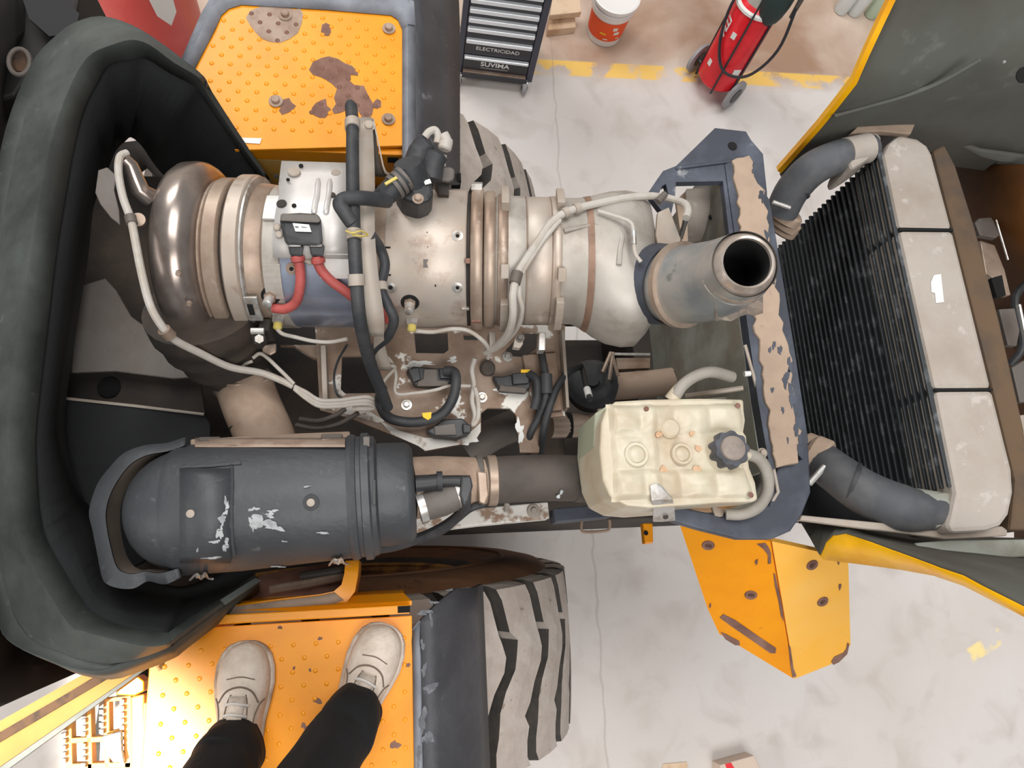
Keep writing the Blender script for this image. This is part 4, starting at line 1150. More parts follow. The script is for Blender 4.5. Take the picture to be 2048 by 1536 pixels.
for p in (1016, 1054, 1106):
    obj('weld_seam', clathe(XN(p), [(-0.0015, 0.150), (0, 0.1525), (0.0015, 0.150)]), 'steel_tan', can)
ring('tab_ring', 994, 1016, 0.1545, 'steel_tan')
ring('tab_ring', 1106, 1126, 0.1535, 'steel_dusty')
for px, (aa) in ((1003, ((-46, -20), (28, 38), (58, 92))), (1117, ((-44, -22), (30, 40), (56, 88)))):
    for a0, a1 in aa:
        arc_block('mounting_tab', px - 1, px + 15, a0, a1, 0.152, 0.178, 'bracket_grey')
arc_block('flange_tab', 938, 962, -62, -46, 0.165, 0.18, 'zinc')
arc_block('clip', 930, 940, 24, 28, 0.154, 0.168, 'bare_rust')
arc_block('loose_clip', 922, 938, 66, 68, 0.156, 0.164, 'zinc')
arc_block('flange_clip', 942, 962, 78, 82, 0.165, 0.171, 'bare_rust')
# slots and prints on the filter body
for px, py in ((915, 472), (915, 575), (781, 575)):
    p, n = on_cyl(px, py, 0.159)
    w_ = obj('rivet_washer', MB().lathe(p - n * 0.002, n, [(0, 0.0125), (0.004, 0.012), (0.005, 0.007), (0.002, 0.005)], 20), 'zinc', can)
    obj('rivet_hole', MB().lathe(p + n * 0.0005, n, [(0, 0.0045), (0.002, 0.004)], 10), 'soot_shade_black', w_)
p, n = on_cyl(855, 527, 0.159)
t1 = Vector((1, 0, 0))
t2 = n.cross(t1)
obj('data_plate', MB().box(p, (0.018, 0.018, 0.0012), Matrix((t1, t2, n)).transposed()), 'grimy_plate', can, smooth=False)
for px, py, w_, h_ in ((875, 571, 0.012, 0.005), (856, 465, 0.006, 0.003), (775, 495, 0.02, 0.004), (775, 550, 0.02, 0.004), (857, 494, 0.005, 0.003)):
    p, n = on_cyl(px, py, 0.159)
    obj('slot', MB().box(p, (w_, h_, 0.0012), Matrix((t1, n.cross(t1), n)).transposed()), 'soot_shade_black', can, smooth=False)
# sensor ports
def port(px, py, R, parent, lead=True):
    p, n = on_cyl(px, py, R)
    w_ = obj('sensor_port', MB().lathe(p - n * 0.002, n, [(0, 0.021), (0.004, 0.02), (0.004, 0.015)], 24), 'soot_shade_black', parent)
    obj('port_nut', MB().lathe(p, n, [(0, 0.0135), (0.012, 0.0135), (0.014, 0.011)], 6), 'steel_tan', w_, smooth=False)
    obj('port_stem', MB().lathe(p + n * 0.012, n, [(0, 0.011), (0.02, 0.010), (0.022, 0.006)], 14), 'zinc', w_)
port(820, 605, 0.159, can)
port(541, 592, 0.160, can)
for px, py in ((584, 537), (683, 540)):
    p, n = on_cyl(px, py, 0.159)
    w_ = obj('plug', MB().lathe(p - n * 0.001, n, [(0, 0.013), (0.004, 0.0125), (0.004, 0.009), (0.006, 0.0085)], 20), 'steel_tan', can)
    obj('plug_socket', MB().lathe(p + n * 0.004, n, [(0, 0.005), (0.003, 0.0045)], 6), 'soot_shade_black', w_)
# dome dents and studs
for px, py in ((356, 548), (378, 608)):
    p, n = on_cyl(px, py, 0.21)
    obj('dome_stud', MB().lathe(p - n * 0.004, n, [(0, 0.006), (0.006, 0.005)], 10), 'steel_tan', can)
obj('dome_boss', MB().tube([W(300, 395, 1.52), W(280, 380, 1.50), W(262, 330, 1.47), W(250, 318, 1.46)], [0.022, 0.019, 0.014, 0.012], 14), 'steel_dome', can)
obj('outlet_neck', MB().tube(smooth_path([W(405, 610, 1.62), W(430, 668, 1.70), W(460, 715, 1.78), W(480, 760, 1.86)]), [0.13] * 4 + [0.12] * 3 + [0.105] * 4 + [0.085] * 4 + [0.07] * 4, 28), 'dark_metal', can)
# outlet box: the round body swells into a broad chamber
def oring(px, cy, cz, ry, rz, sq):
    x = XN(px)
    out_ = []
    for k in range(40):
        a = 2 * PI * k / 40
        c, s = math.cos(a), math.sin(a)
        q = (abs(c) ** sq + abs(s) ** sq) ** (-1 / sq)
        out_.append(C0 + CA * x - CS * ((cy + ry * q * s) * rk(x)) + CU * ((cz + rz * q * c) * rk(x)))
    return out_
rg = [oring(1124, 0, 0, 0.15, 0.15, 2), oring(1160, 0, 0, 0.151, 0.15, 2), oring(1185, -0.006, 0, 0.156, 0.15, 2.2), oring(1206, -0.012, 0, 0.166, 0.149, 2.5),
      oring(1236, -0.016, -0.002, 0.177, 0.147, 2.8), oring(1270, -0.017, -0.006, 0.181, 0.142, 3.2), oring(1300, -0.016, -0.012, 0.178, 0.134, 3.4), oring(1322, -0.008, -0.02, 0.158, 0.12, 3.2), oring(1334, 0.0, -0.03, 0.12, 0.09, 2.6)]
obj('outlet_chamber', MB().rings(rg, True), 'steel_grey', can, angle=60)
rg = [oring(1178, -0.004, 0, 0.1555, 0.1525, 2.1), oring(1184, -0.006, 0, 0.1575, 0.1525, 2.2), oring(1191, -0.008, 0, 0.1595, 0.1520, 2.3)]
obj('weld_band', MB().rings(rg, True, False, False), 'steel_rust', can)
def raised_tube(name, px, r, m, parent=can, seg=8, n=5):
    return obj(name, MB().tube(smooth_path([W(*p) for p in px], n), r, seg), m, parent)
raised_tube('pressed_rib', [(1128, 462, 1.408), (1180, 452, 1.41), (1228, 458, 1.412), (1244, 470, 1.408), (1240, 500, 1.404), (1238, 530, 1.404)], 0.006, 'steel_grey')
obj('chamber_bolt', MB().lathe(W(1259, 394, 1.452), (0, 0.5, 1), [(0, 0.012), (0.008, 0.01)], 10), 'steel_tan', can)
obj('rear_bracket', MB().prism(Wp([(1316, 424), (1338, 414), (1362, 478), (1358, 498), (1318, 496), (1312, 470)], 1.43), 0.012), 'bracket_grey', can, smooth=False, bevel=0.002)
# heat shield over the top of the catalyst
hs = obj('heat_shield', MB().sheet([[cpt(XN(px), a, 0.171) for px in (550, 590, 625, 660, 702)] for a in (26, 16, 6, -4, -14, -24)]
                                   + [[cpt(XN(px), -24, 0.171) + Vector((0, 0.035 * k, -0.012 * k)) for px in (546, 590, 625, 660, 702)] for k in (1, 2, 3)]), 'shield', can, solid=0.003)
arc_block('shield_tongue', 640, 702, 22, 40, 0.166, 0.172, 'shield')
arc_block('shield_cheek', 524, 560, 30, 58, 0.160, 0.1635, 'steel_grey')
arc_block('shield_ear', 524, 552, -24, -2, 0.162, 0.17, 'shield')
for px in (627, 651):
    pts = [cpt(XN(px), a, 0.172) for a in (-6, -12, -18, -24)] + [cpt(XN(px), -24, 0.172) + Vector((0, 0.05, -0.017))]
    obj('pressed_bead', MB().tube(smooth_path(pts, 4), [0.004] + [0.0065] * 15 + [0.004], 10), 'shield', hs)
for px, py, r, m in ((588, 343, 0.014, 'bracket_grey'), (672, 345, 0.011, 'bracket_grey'), (553, 352, 0.005, 'soot_shade_black'), (602, 331, 0.005, 'soot_shade_black'), (576, 359, 0.004, 'soot_shade_black'), (563, 407, 0.011, 'dark_metal'), (588, 411, 0.005, 'soot_shade_black'), (663, 390, 0.009, 'dark_metal')):
    p, n = on_cyl(px, py, 0.1735) if py > 372 else (W(px, py, 1.462 + (372 - py) * 0.0006), Vector((0, 0.33, 0.94)))
    obj('shield_hole' if m != 'bracket_grey' else 'shield_spot', MB().lathe(p, n, [(-0.002, r), (0.0012, r * 0.95)], 18), m, hs)
# down pipe between canister and air cleaner
dpz = thing('duct_elbow', 'brown dusty duct elbow left of the wire bundle', 'duct', W(510, 820, 2.0))
obj('duct', MB().tube(smooth_path([W(478, 745, 1.86), W(490, 775, 1.82), W(505, 815, 1.80), W(525, 860, 1.80), W(540, 900, 1.82)]), 0.068, 30), 'duct_tan', dpz)
obj('duct_clamp', MB().lathe(W(488, 768, 1.822), (0.12, -0.5, 0.1), [(-0.012, 0.07), (-0.01, 0.073), (0.01, 0.073), (0.012, 0.07)], 30), 'grimy_plate', dpz)
obj('duct_groove', MB().lathe(W(517, 843, 1.80), (0.22, -0.6, 0.0), [(-0.002, 0.069), (0.002, 0.069)], 30), 'soot_shade_black', dpz)
obj('clamp_wire', MB().tube(smooth_path([W(440, 768, 1.76), W(470, 770, 1.745), W(500, 768, 1.75), W(535, 760, 1.77)]), 0.004, 6), 'steel_tan', dpz)
# ------------------------------------------------------------------ exhaust outlet elbow
el = thing('exhaust_elbow', 'open-mouthed silver exhaust elbow pointing up', 'exhaust pipe', W(1400, 580, 1.6))
pts = smooth_path([W(1286, 560, 1.50), W(1320, 568, 1.46), W(1365, 570, 1.40), W(1420, 562, 1.33), W(1462, 545, 1.25), W(1490, 528, 1.18)], 6)
nn = len(pts)
rs = []
for i in range(nn):
    t = i / (nn - 1)
    rs.append(0.072 + 0.011 * math.sin(PI * min(t * 1.1, 1)) if t < 0.6 else 0.0815 - 0.019 * (t - 0.6) / 0.4)
obj('elbow_pipe', MB().tube(pts, rs, 40, cap=False), 'elbow_steel', el)
tip, pre = pts[-1], pts[-3]
ax = (W(1500, 519, 1.14) - W(1470, 541, 1.22)).normalized()
obj('mouth_collar', MB().lathe(tip - ax * 0.03, ax, [(-0.02, 0.066), (-0.012, 0.0675), (0.0, 0.0665), (0.012, 0.064), (0.03, 0.058), (0.042, 0.052), (0.046, 0.049), (0.044, 0.045), (0.02, 0.044), (-0.10, 0.044), (-0.10, 0.0)], 44, False, False), 'elbow_lip', el, angle=50)
obj('mouth_soot', MB().lathe(tip - ax * 0.03, ax, [(0.036, 0.0438), (-0.098, 0.0435), (-0.098, 0.0)], 36, False, False), 'soot_shade_black', el)
obj('bright_seam', MB().lathe(tip - ax * 0.046, ax, [(-0.003, 0.066), (0, 0.0695), (0.003, 0.066)], 44, False, False), 'zinc', el)
ax2 = (pts[10] - pts[6]).normalized()
obj('inlet_collar', MB().lathe(pts[8], ax2, [(-0.06, 0.086), (-0.03, 0.0905), (0.0, 0.0885), (0.02, 0.087)], 40, False, False), 'navy', el)
ax3 = (pts[14] - pts[10]).normalized()
vb = obj('v_clamp', MB().lathe(pts[12], ax3, [(-0.009, 0.080), (-0.007, 0.0925), (0.007, 0.0925), (0.009, 0.080)], 44, False, False), 'steel_tan', el)
obj('clamp_bolt', MB().tube([W(1318, 504, 1.40), W(1364, 500, 1.38)], 0.006, 8), 'zinc', vb)
obj('clamp_lug', MB().box(W(1366, 503, 1.385), (0.02, 0.016, 0.014)), 'steel_tan', vb, smooth=False, bevel=0.003)
obj('bolt_nut', MB().lathe(W(1284, 530, 1.44), (0, -0.2, 1), [(0, 0.012), (0.006, 0.012), (0.007, 0.006), (0.014, 0.005)], 12), 'zinc', el)
# crumpled patch under the mouth
cp = []
for i in range(7):
    row = []
    for j in range(5):
        x = 1430 + 16 * i
        y = 604 + 10 * j - 3.4 * i + 4 * math.sin(i * 1.9 + j)
        row.append(W(x, y, 1.255 + 0.022 * j + 0.004 * math.sin(i * 2.7 + j * 1.7) - 0.003 * i))
    cp.append(row)
obj('crumpled_seam', MB().sheet(cp), 'elbow_lip', el, smooth=False, solid=0.003)
# ------------------------------------------------------------------ injector / sensor block on the canister
nx = thing('dosing_module', 'black grimy sensor block with connector on top of the canister', 'sensor', W(830, 380, 1.45))
obj('base_flange', MB().prism(Wp([(776, 424), (800, 412), (866, 396), (886, 408), (889, 416), (868, 424), (830, 436), (800, 442), (780, 436)], 1.45), 0.02), 'hose_brown', nx, smooth=False, bevel=0.004)
obj('module_body', MB().prism(Wp([(796, 340), (816, 322), (842, 318), (860, 346), (868, 386), (858, 400), (838, 408), (806, 396), (792, 368)], 1.37), 0.085), 'black_plastic', nx, smooth=False, bevel=0.008)
obj('round_head', MB().lathe(W(818, 336, 1.36), (-0.2, 0.5, 0.8), [(-0.04, 0.034), (0.0, 0.034), (0.012, 0.028), (0.014, 0.012)], 26), 'rubber', nx)
obj('plug_body', MB().tube([W(762, 398, 1.37), W(785, 378, 1.355), W(806, 358, 1.35)], [0.021, 0.024, 0.026], 16), 'rubber', nx)
for k in range(3):
    obj('plug_ring', MB().lathe(W(790 + 9 * k, 374 - 8 * k, 1.352), (0.62, 0.5, 0.1), [(-0.004, 0.027), (0.004, 0.027)], 18), 'grimy_plate', nx)
obj('plug_tab', MB().box(W(782, 362, 1.325), (0.028, 0.006, 0.004), Matrix.Rotation(0.6, 3, 'Z')), 'khaki_tape', nx, smooth=False)
obj('white_tag', MB().box(W(855, 364, 1.366), (0.014, 0.010, 0.002), Matrix.Rotation(0.35, 3, 'Z')), 'white_label', nx, smooth=False)
bolt(nx, W(836, 398, 1.372), (0, 0, 1), 0.008, 0.008, 'bare_grey', 1.5)
obj('boot', MB().tube(smooth_path([W(830, 330, 1.40), W(842, 300, 1.39), W(856, 282, 1.38)]), [0.026] * 6 + [0.024] * 6 + [0.02], 16), 'rubber', nx)
obj('boot', MB().tube(smooth_path([W(862, 360, 1.40), W(866, 330, 1.39), W(876, 306, 1.38)]), [0.024] * 6 + [0.024] * 6 + [0.018], 16), 'rubber', nx)
obj('torn_sleeve', MB().tube(smooth_path([W(850, 274, 1.365), W(858, 264, 1.36), W(870, 260, 1.36), W(876, 272, 1.365), W(874, 286, 1.37)]), 0.008, 10), 'loom', nx)
obj('torn_sleeve', MB().tube(smooth_path([W(886, 268, 1.365), W(892, 282, 1.37), W(888, 300, 1.375)]), [0.012] * 6 + [0.015] * 6 + [0.012], 12), 'loom', nx)
obj('torn_sleeve', MB().tube([W(886, 310, 1.38), W(884, 332, 1.39)], 0.008, 8), 'zinc', nx)
obj('grey_paddle', MB().prism(Wp([(872, 340), (876, 334), (902, 332), (910, 338), (908, 358), (896, 362), (872, 358)], 1.42), 0.012), 'grimy_plate', nx, smooth=False, bevel=0.005)
obj('stand', MB().prism(Wp([(872, 358), (898, 360), (898, 390), (878, 388)], 1.44), 0.1), 'dark_metal', nx, smooth=False)
# ------------------------------------------------------------------ pressure module with the two red hoses
pm = thing('pressure_module', 'black box module with white sticker feeding two red hoses', 'module', W(604, 470, 1.45))
def lift(poly, r):
    return [on_cyl(x, y, r)[0] for x, y in poly]
def slab(name, poly, r0, r1, m, parent, bev=0.003):
    a, c = lift(poly, r1), lift(poly, r0)
    k = len(a)
    return obj(name, MB().add(a + c, [list(range(k)), list(range(2 * k - 1, k - 1, -1))] + [[i, i + k, (i + 1) % k + k, (i + 1) % k] for i in range(k)]), m, parent, smooth=False, bevel=bev)
slab('bracket', [(545, 430), (566, 426), (650, 470), (690, 480), (660, 520), (620, 530), (570, 510)], 0.16, 0.166, 'bracket_grey', pm)
slab('body', [(560, 444), (562, 428), (600, 426), (636, 428), (642, 440), (646, 488), (634, 492), (572, 490), (566, 470)], 0.165, 0.20, 'black_plastic', pm, 0.006)
slab('lid', [(560, 442), (562, 427), (636, 429), (642, 440), (638, 446)], 0.19, 0.207, 'grimy_plate', pm, 0.004)
st_ = slab('sticker', [(585, 446), (618, 449), (623, 464), (591, 463)], 0.201, 0.2022, 'white_label', pm, 0)
slab('sticker_print', [(589, 452), (596, 452), (598, 456), (591, 456)], 0.2022, 0.2026, 'print_grey', st_, 0)
slab('sticker_print', [(602, 453), (613, 454), (614, 456), (603, 455)], 0.2022, 0.2026, 'print_grey', st_, 0)
for x in (592, 634):
    slab('outlet', [(x - 16, 490), (x + 16, 490), (x + 12, 514), (x - 12, 512)], 0.165, 0.192, 'black_plastic', pm, 0.005)
    slab('outlet_cap', [(x - 14, 488), (x + 10, 488), (x + 10, 494), (x - 14, 494)], 0.19, 0.196, 'zinc', pm, 0.002)
for x, y in ((556, 457), (560, 471)):
    p, n = on_cyl(x, y, 0.168)
    obj('side_screw', MB().lathe(p, n, [(0, 0.008), (0.008, 0.008), (0.01, 0.006)], 12), 'bracket_grey', pm)
def rhose(label, poly, r, rl):
    o = thing('red_hose', label, 'hose', on_cyl(*poly[0], 0.17)[0], 'red hoses on the canister')
    pts = [on_cyl(x, y, q)[0] for (x, y), q in zip(poly, rl)]
    obj('hose_body', MB().tube(smooth_path(pts, 6), r, 14), 'red_hose', o)
    p0, p1 = pts[0], pts[1]
    obj('hose_clamp', MB().lathe(p0, (p1 - p0), [(0.004, r + 0.002), (0.006, r + 0.004), (0.014, r + 0.004), (0.016, r + 0.002)], 16), 'red_hose', o)
    return o
rhose('red rubber hose curling down to the port by the band clamp', [(594, 508), (600, 540), (600, 572), (592, 604), (570, 618), (546, 616)], 0.0105, [0.18, 0.176, 0.176, 0.176, 0.176, 0.172])
rhose('red rubber hose running under the black conduit', [(634, 512), (640, 536), (660, 560), (690, 582), (716, 600), (770, 620), (776, 640)], 0.0105, [0.18, 0.176, 0.176, 0.176, 0.172, 0.168, 0.165])
# lower temperature probes with thin leads
def probe(label, px, py, R, lead, lw=0.0045):
    o = thing('temperature_probe', label, 'probe', on_cyl(px, py, R)[0], 'probes on the canister')
    p, n = on_cyl(px, py, R)
    dn = (n + Vector((0, -0.6, 0))).normalized()
    obj('probe_nut', MB().lathe(p, dn, [(0, 0.014), (0.012, 0.014), (0.014, 0.011)], 6), 'zinc', o, smooth=False)
    obj('probe_body', MB().lathe(p + dn * 0.013, dn, [(0, 0.010), (0.012, 0.010), (0.016, 0.005)], 12), 'khaki_tape', o)
    pts = [p + dn * 0.028] + [W(*q) for q in lead]
    obj('lead', MB().tube(smooth_path(pts, 6), lw, 8), 'loom', o)
    return o
probe('probe and thin grey lead below the red curling hose', 557, 636, 0.160, [(566, 668, 1.60), (590, 674, 1.62), (625, 682, 1.62), (660, 684, 1.62), (694, 678, 1.60)])
probe('probe and thin grey lead arching below the filter body', 824, 640, 0.159, [(832, 662, 1.60), (866, 664, 1.60), (905, 658, 1.58), (938, 662, 1.58), (966, 682, 1.60), (978, 700, 1.64), (976, 716, 1.68)], 0.005)
# ------------------------------------------------------------------ conduit bracket and black conduits
br = thing('conduit_bracket', 'tall grey bracket strap arching over the canister', 'bracket', W(742, 600, 1.5))
def ribbon(name, px, wl, m, parent, th=0.004):
    rows = []
    for (x, y, d), (l, r) in zip(px, wl):
        rows.append([W(x + l, y, d), W(x + r, y, d)])
    L_ = smooth_path([a for a, c in rows], 4)
    R_ = smooth_path([c for a, c in rows], 4)
    return obj(name, MB().sheet([L_, R_]), m, parent, solid=th)
ribbon('strap', [(722, 236, 1.44), (724, 300, 1.40), (726, 380, 1.37), (728, 470, 1.36), (734, 560, 1.375), (744, 630, 1.41), (752, 672, 1.45)], [(-30, 22), (-28, 24), (-26, 24), (-18, 22), (-14, 24), (-14, 24), (-14, 16)], 'bracket_grey', br)
ribbon('strap_web', [(746, 240, 1.44), (752, 300, 1.42), (764, 346, 1.44), (778, 352, 1.46)], [(-2, 2), (-6, 4), (-16, 4), (-20, 6)], 'dark_metal', br)
ribbon('strap_edge', [(745, 238, 1.435), (756, 290, 1.415), (768, 340, 1.43), (782, 352, 1.45)], [(0, 3), (0, 3), (-1, 3), (-3, 6)], 'bracket_grey', br)
ribbon('lower_tongue', [(752, 662, 1.45), (770, 700, 1.52), (778, 740, 1.60)], [(-4, 14), (-22, 2), (-20, 6)], 'bracket_grey', br)
bolt(br, W(738, 252, 1.425), (0, 0, 1), 0.010, 0.006, 'bracket_grey', 1.4, seg=10)
def conduit(label, px, r, m='rubber', clips=(), name='conduit', cat='conduit', group=None, n=6, seg=12):
    o = thing(name, label, cat, W(*px[len(px) // 2]), group)
    pts = smooth_path([W(*p) for p in px], n)
    obj('sleeve', MB().tube(pts, r, seg), m, o)
    for i, w, mm, ex in clips:
        k = min(int(i * n), len(pts) - 2)
        t = (pts[k + 1] - pts[k]).normalized()
        obj('clip', MB().lathe(pts[k] - t * w / 2, t, [(0, r), (0, r + ex), (w, r + ex), (w, r)], 18, False, False), mm, o)
    return o
c1 = conduit('thick black conduit strapped along the tall grey bracket', [(702, 212, 1.38), (705, 250, 1.36), (705, 330, 1.34), (706, 400, 1.33), (708, 470, 1.33), (713, 560, 1.345), (720, 640, 1.39), (738, 720, 1.50), (762, 780, 1.60), (775, 815, 1.66)], 0.0132,
             clips=((1.0, 0.022, 'bracket_grey', 0.003), (4.1, 0.02, 'bracket_grey', 0.002), (5.1, 0.022, 'bracket_grey', 0.003)))
obj('yellow_tie', MB().tube(smooth_path([W(692, 462, 1.315), W(706, 466, 1.305), (W(722, 462, 1.31)), W(736, 470, 1.33), W(724, 472, 1.315), W(704, 470, 1.31)], 4), 0.002, 6), 'khaki_tape', c1)
obj('top_cap', MB().tube([W(702, 215, 1.38), W(700, 206, 1.385)], [0.013, 0.009], 12), 'rubber', c1)
c2 = conduit('short taped black branch joining the sensor block plug', [(704, 446, 1.325), (690, 426, 1.315), (680, 408, 1.31), (690, 398, 1.31), (720, 396, 1.315), (752, 399, 1.335), (776, 402, 1.36)], 0.0145)
c3 = conduit('thin black conduit weaving right of the grey bracket', [(742, 470, 1.36), (760, 496, 1.40), (770, 530, 1.42), (762, 575, 1.42), (776, 610, 1.42), (788, 640, 1.44), (776, 672, 1.48), (752, 694, 1.52), (742, 712, 1.56)], 0.0105, clips=((3.0, 0.018, 'bracket_grey', 0.003),))
c4 = conduit('black conduit loop lying on the brown plate', [(764, 776, 1.64), (760, 806, 1.70), (776, 834, 1.74), (810, 844, 1.75), (850, 842, 1.75), (886, 826, 1.74), (906, 796, 1.73), (912, 764, 1.73), (908, 744, 1.74), (890, 742, 1.75)], 0.0125)
obj('yellow_flag', MB().prism(Wp([(844, 826), (863, 824), (862, 836), (856, 840), (846, 834)], 1.735), 0.006), 'yellow_tape', c4, smooth=False)
c5 = conduit('black conduit hanging beside the coolant tank over the plate', [(1162, 732, 1.80), (1140, 742, 1.78), (1118, 768, 1.76), (1104, 800, 1.75), (1092, 840, 1.76), (1086, 870, 1.78), (1082, 905, 1.82)], 0.0095)
conduit('thin dark pipe with white tip beside the tank', [(1165, 738, 1.80), (1172, 770, 1.74), (1180, 800, 1.70)], 0.007, clips=((1.5, 0.03, 'white_label', 0.002),))
conduit('dark conduit dropping from the yellow-clipped plug', [(1058, 748, 1.76), (1072, 760, 1.75), (1074, 790, 1.75), (1068, 818, 1.76)], 0.011)
conduit('dark harness tube running down the right side of the plate', [(1082, 700, 1.76), (1092, 760, 1.75), (1090, 800, 1.76), (1076, 836, 1.78), (1060, 870, 1.80), (1056, 905, 1.84)], [0.008] * 0 or 0.0095, clips=((1.3, 0.05, 'rubber', 0.006),))
# ------------------------------------------------------------------ grey wire looms
def hug(px, lift=0.012):
    out_ = []
    for x, y, d in px:
        p = on_cyl(x, y, 0.152)[0]
        dd = H - p.z - lift
        out_.append((x, y, min(d, dd) if 395 < y < 655 else d))
    return out_
def loom(label, px, r, clips=(), m='loom'):
    if px[0][0] > 1000:
        px = hug(px)
    return conduit(label, px, r, m, clips, 'wire_loom', 'cable', 'grey wire looms', 6, 10)
g1 = loom('long grey loom around the shiny dome end of the canister', [(254, 306, 1.47), (240, 314, 1.46), (237, 345, 1.45), (246, 395, 1.43), (262, 440, 1.42), (272, 490, 1.42), (284, 550, 1.43), (300, 610, 1.44), (322, 650, 1.46), (350, 680, 1.50), (400, 706, 1.56), (460, 734, 1.63), (520, 745, 1.68), (556, 758, 1.69), (586, 772, 1.70)], 0.0080, clips=((4.0, 0.018, 'grimy_plate', 0.003), (8.5, 0.022, 'steel_tan', 0.005)))
obj('p_clip', MB().lathe(W(277, 440, 1.45), (0.1, -0.2, 1), [(-0.004, 0.014), (0.004, 0.014)], 16), 'steel_tan', g1)
obj('bulkhead_plate', MB().prism(Wp([(196, 340), (214, 334), (232, 350), (228, 380), (238, 420), (240, 450), (222, 436), (200, 408), (190, 385)], 1.62), 0.006), 'grimy_plate', g1, smooth=False, bevel=0.002)
loom('grey lead dipping from the loom to the elbow clamp', [(505, 716, 1.68), (524, 708, 1.68), (560, 740, 1.68), (588, 768, 1.69)], 0.0045)
loom('thin grey lead looping under the dome', [(395, 720, 1.70), (400, 738, 1.72), (430, 740, 1.72), (470, 735, 1.69), (505, 722, 1.68)], 0.004)
for i, off in enumerate((0, 7, 13)):
    loom(('upper', 'middle', 'lower')[i] + ' strand of the grey wire bundle beside the square hole', [(588, 772 + off * 0.4, 1.69), (612, 784 + off, 1.70), (640, 800 + off, 1.71), (680, 800 + off, 1.72), (708, 796 + off, 1.72), (736, 794 + off * 1.1, 1.72), (748, 802 + off, 1.73), (738, 812 + off * 0.5, 1.73), (705, 806 + off, 1.73)], 0.0046)
loom('grey leads crossing below the flat black sensor', [(766, 706, 1.66), (784, 726, 1.70), (792, 750, 1.74), (792, 786, 1.76), (830, 786, 1.76), (870, 780, 1.76), (900, 772, 1.76), (945, 772, 1.76)], 0.0042)
loom('grey lead tied into the plate below the bracket', [(748, 712, 1.60), (768, 730, 1.66), (790, 734, 1.70), (776, 752, 1.72), (766, 764, 1.72)], 0.0042)
g2 = loom('grey loom arching over the outlet chamber to the left clamp', [(1322, 394, 1.44), (1300, 392, 1.43), (1250, 396, 1.42), (1190, 408, 1.41), (1138, 422, 1.40), (1104, 444, 1.43), (1076, 482, 1.425), (1050, 522, 1.425), (1034, 550, 1.425), (1026, 590, 1.43), (1026, 630, 1.46), (1018, 664, 1.52), (996, 690, 1.60), (972, 704, 1.66)], 0.0085, clips=((3.8, 0.014, 'bracket_grey', 0.003), (4.2, 0.012, 'bracket_grey', 0.003), (8.2, 0.026, 'grimy_plate', 0.004)))
loom('second strand beside the arching grey loom', [(1120, 440, 1.44), (1090, 476, 1.43), (1064, 514, 1.43), (1042, 552, 1.43), (1038, 590, 1.44), (1044, 620, 1.46), (1034, 656, 1.52), (1006, 688, 1.60), (976, 706, 1.66)], 0.0055)
loom('thin grey lead bending down to the elbow bolt', [(1196, 422, 1.40), (1236, 434, 1.395), (1262, 446, 1.395), (1267, 470, 1.39), (1270, 505, 1.385), (1282, 524, 1.385)], 0.0042, clips=((3.2, 0.03, 'zinc', 0.0015),))
g3 = loom('stiff grey sleeve ending in a steel probe at the frame', [(1326, 394, 1.44), (1350, 400, 1.43), (1370, 408, 1.43), (1376, 422, 1.44), (1372, 436, 1.45)], 0.0085)
obj('probe_tip', MB().tube([W(1372, 436, 1.45), W(1368, 452, 1.47), W(1360, 476, 1.50)], [0.007, 0.006, 0.007], 10), 'chrome', g3)
obj('tie_band', MB().tube([W(1316, 404, 1.425), W(1330, 388, 1.425)], 0.008, 10), 'grimy_plate', g3)
loom('coiled grey wires tied vertically between the two flat sensors', [(950, 716, 1.72), (944, 740, 1.74), (948, 770, 1.75), (944, 800, 1.75), (950, 830, 1.75), (946, 850, 1.75), (956, 834, 1.745), (956, 800, 1.745), (950, 776, 1.745)], 0.006)
conduit('thin black wire bowing past the square plate hole', [(694, 690, 1.62), (676, 722, 1.70), (668, 755, 1.74), (674, 788, 1.76), (690, 800, 1.76)], 0.0028)
for i, (lab, px) in enumerate((('brown grimy cable nearest the air cleaner edge', [(592, 850, 1.76), (630, 856, 1.75), (672, 850, 1.74), (700, 836, 1.74), (716, 826, 1.75)]), ('brown grimy cable arching over the plate corner', [(600, 838, 1.75), (636, 842, 1.73), (668, 832, 1.72), (690, 818, 1.73)]))):
    conduit(lab, px, 0.006, 'hose_brown', (), 'brown_cable', 'cable', 'brown cables by the air cleaner')
tb2 = thing('loom_bracket', 'small grey angle brackets holding the looms under the canister', 'bracket', W(985, 690, 1.7))
obj('angle_plate', MB().prism(Wp([(978, 662), (992, 664), (992, 692), (980, 696)], 1.62), 0.04), 'bracket_grey', tb2, smooth=False, bevel=0.002)
obj('angle_plate', MB().prism(Wp([(1030, 674), (1048, 668), (1046, 688), (1040, 696), (1026, 694)], 1.60), 0.02), 'bracket_grey', tb2, smooth=False, bevel=0.002)
obj('angle_plate', MB().prism(Wp([(1078, 664), (1092, 664), (1091, 700), (1077, 700)], 1.60), 0.03), 'zinc', tb2, smooth=False, bevel=0.002)
bolt(tb2, W(1040, 676, 1.598), (0, 0, 1), 0.007, 0.006, 'grimy_plate', 1.5)
lb = thing('loom_clamp', 'dark clamp hardware where the band clamp meets the duct', 'clamp', W(515, 690, 1.7))
obj('clamp_body', MB().prism(Wp([(500, 664), (526, 656), (532, 676), (520, 690), (508, 688)], 1.58), 0.03), 'dark_metal', lb, smooth=False, bevel=0.003)
obj('tee_bolt', MB().tube([W(502, 662, 1.56), W(528, 662, 1.56)], 0.007, 10), 'zinc', lb)
obj('lock_nut', MB().lathe(W(520, 676, 1.57), (0, -0.6, 1), [(0, 0.01), (0.01, 0.01)], 6), 'zinc', lb, smooth=False)
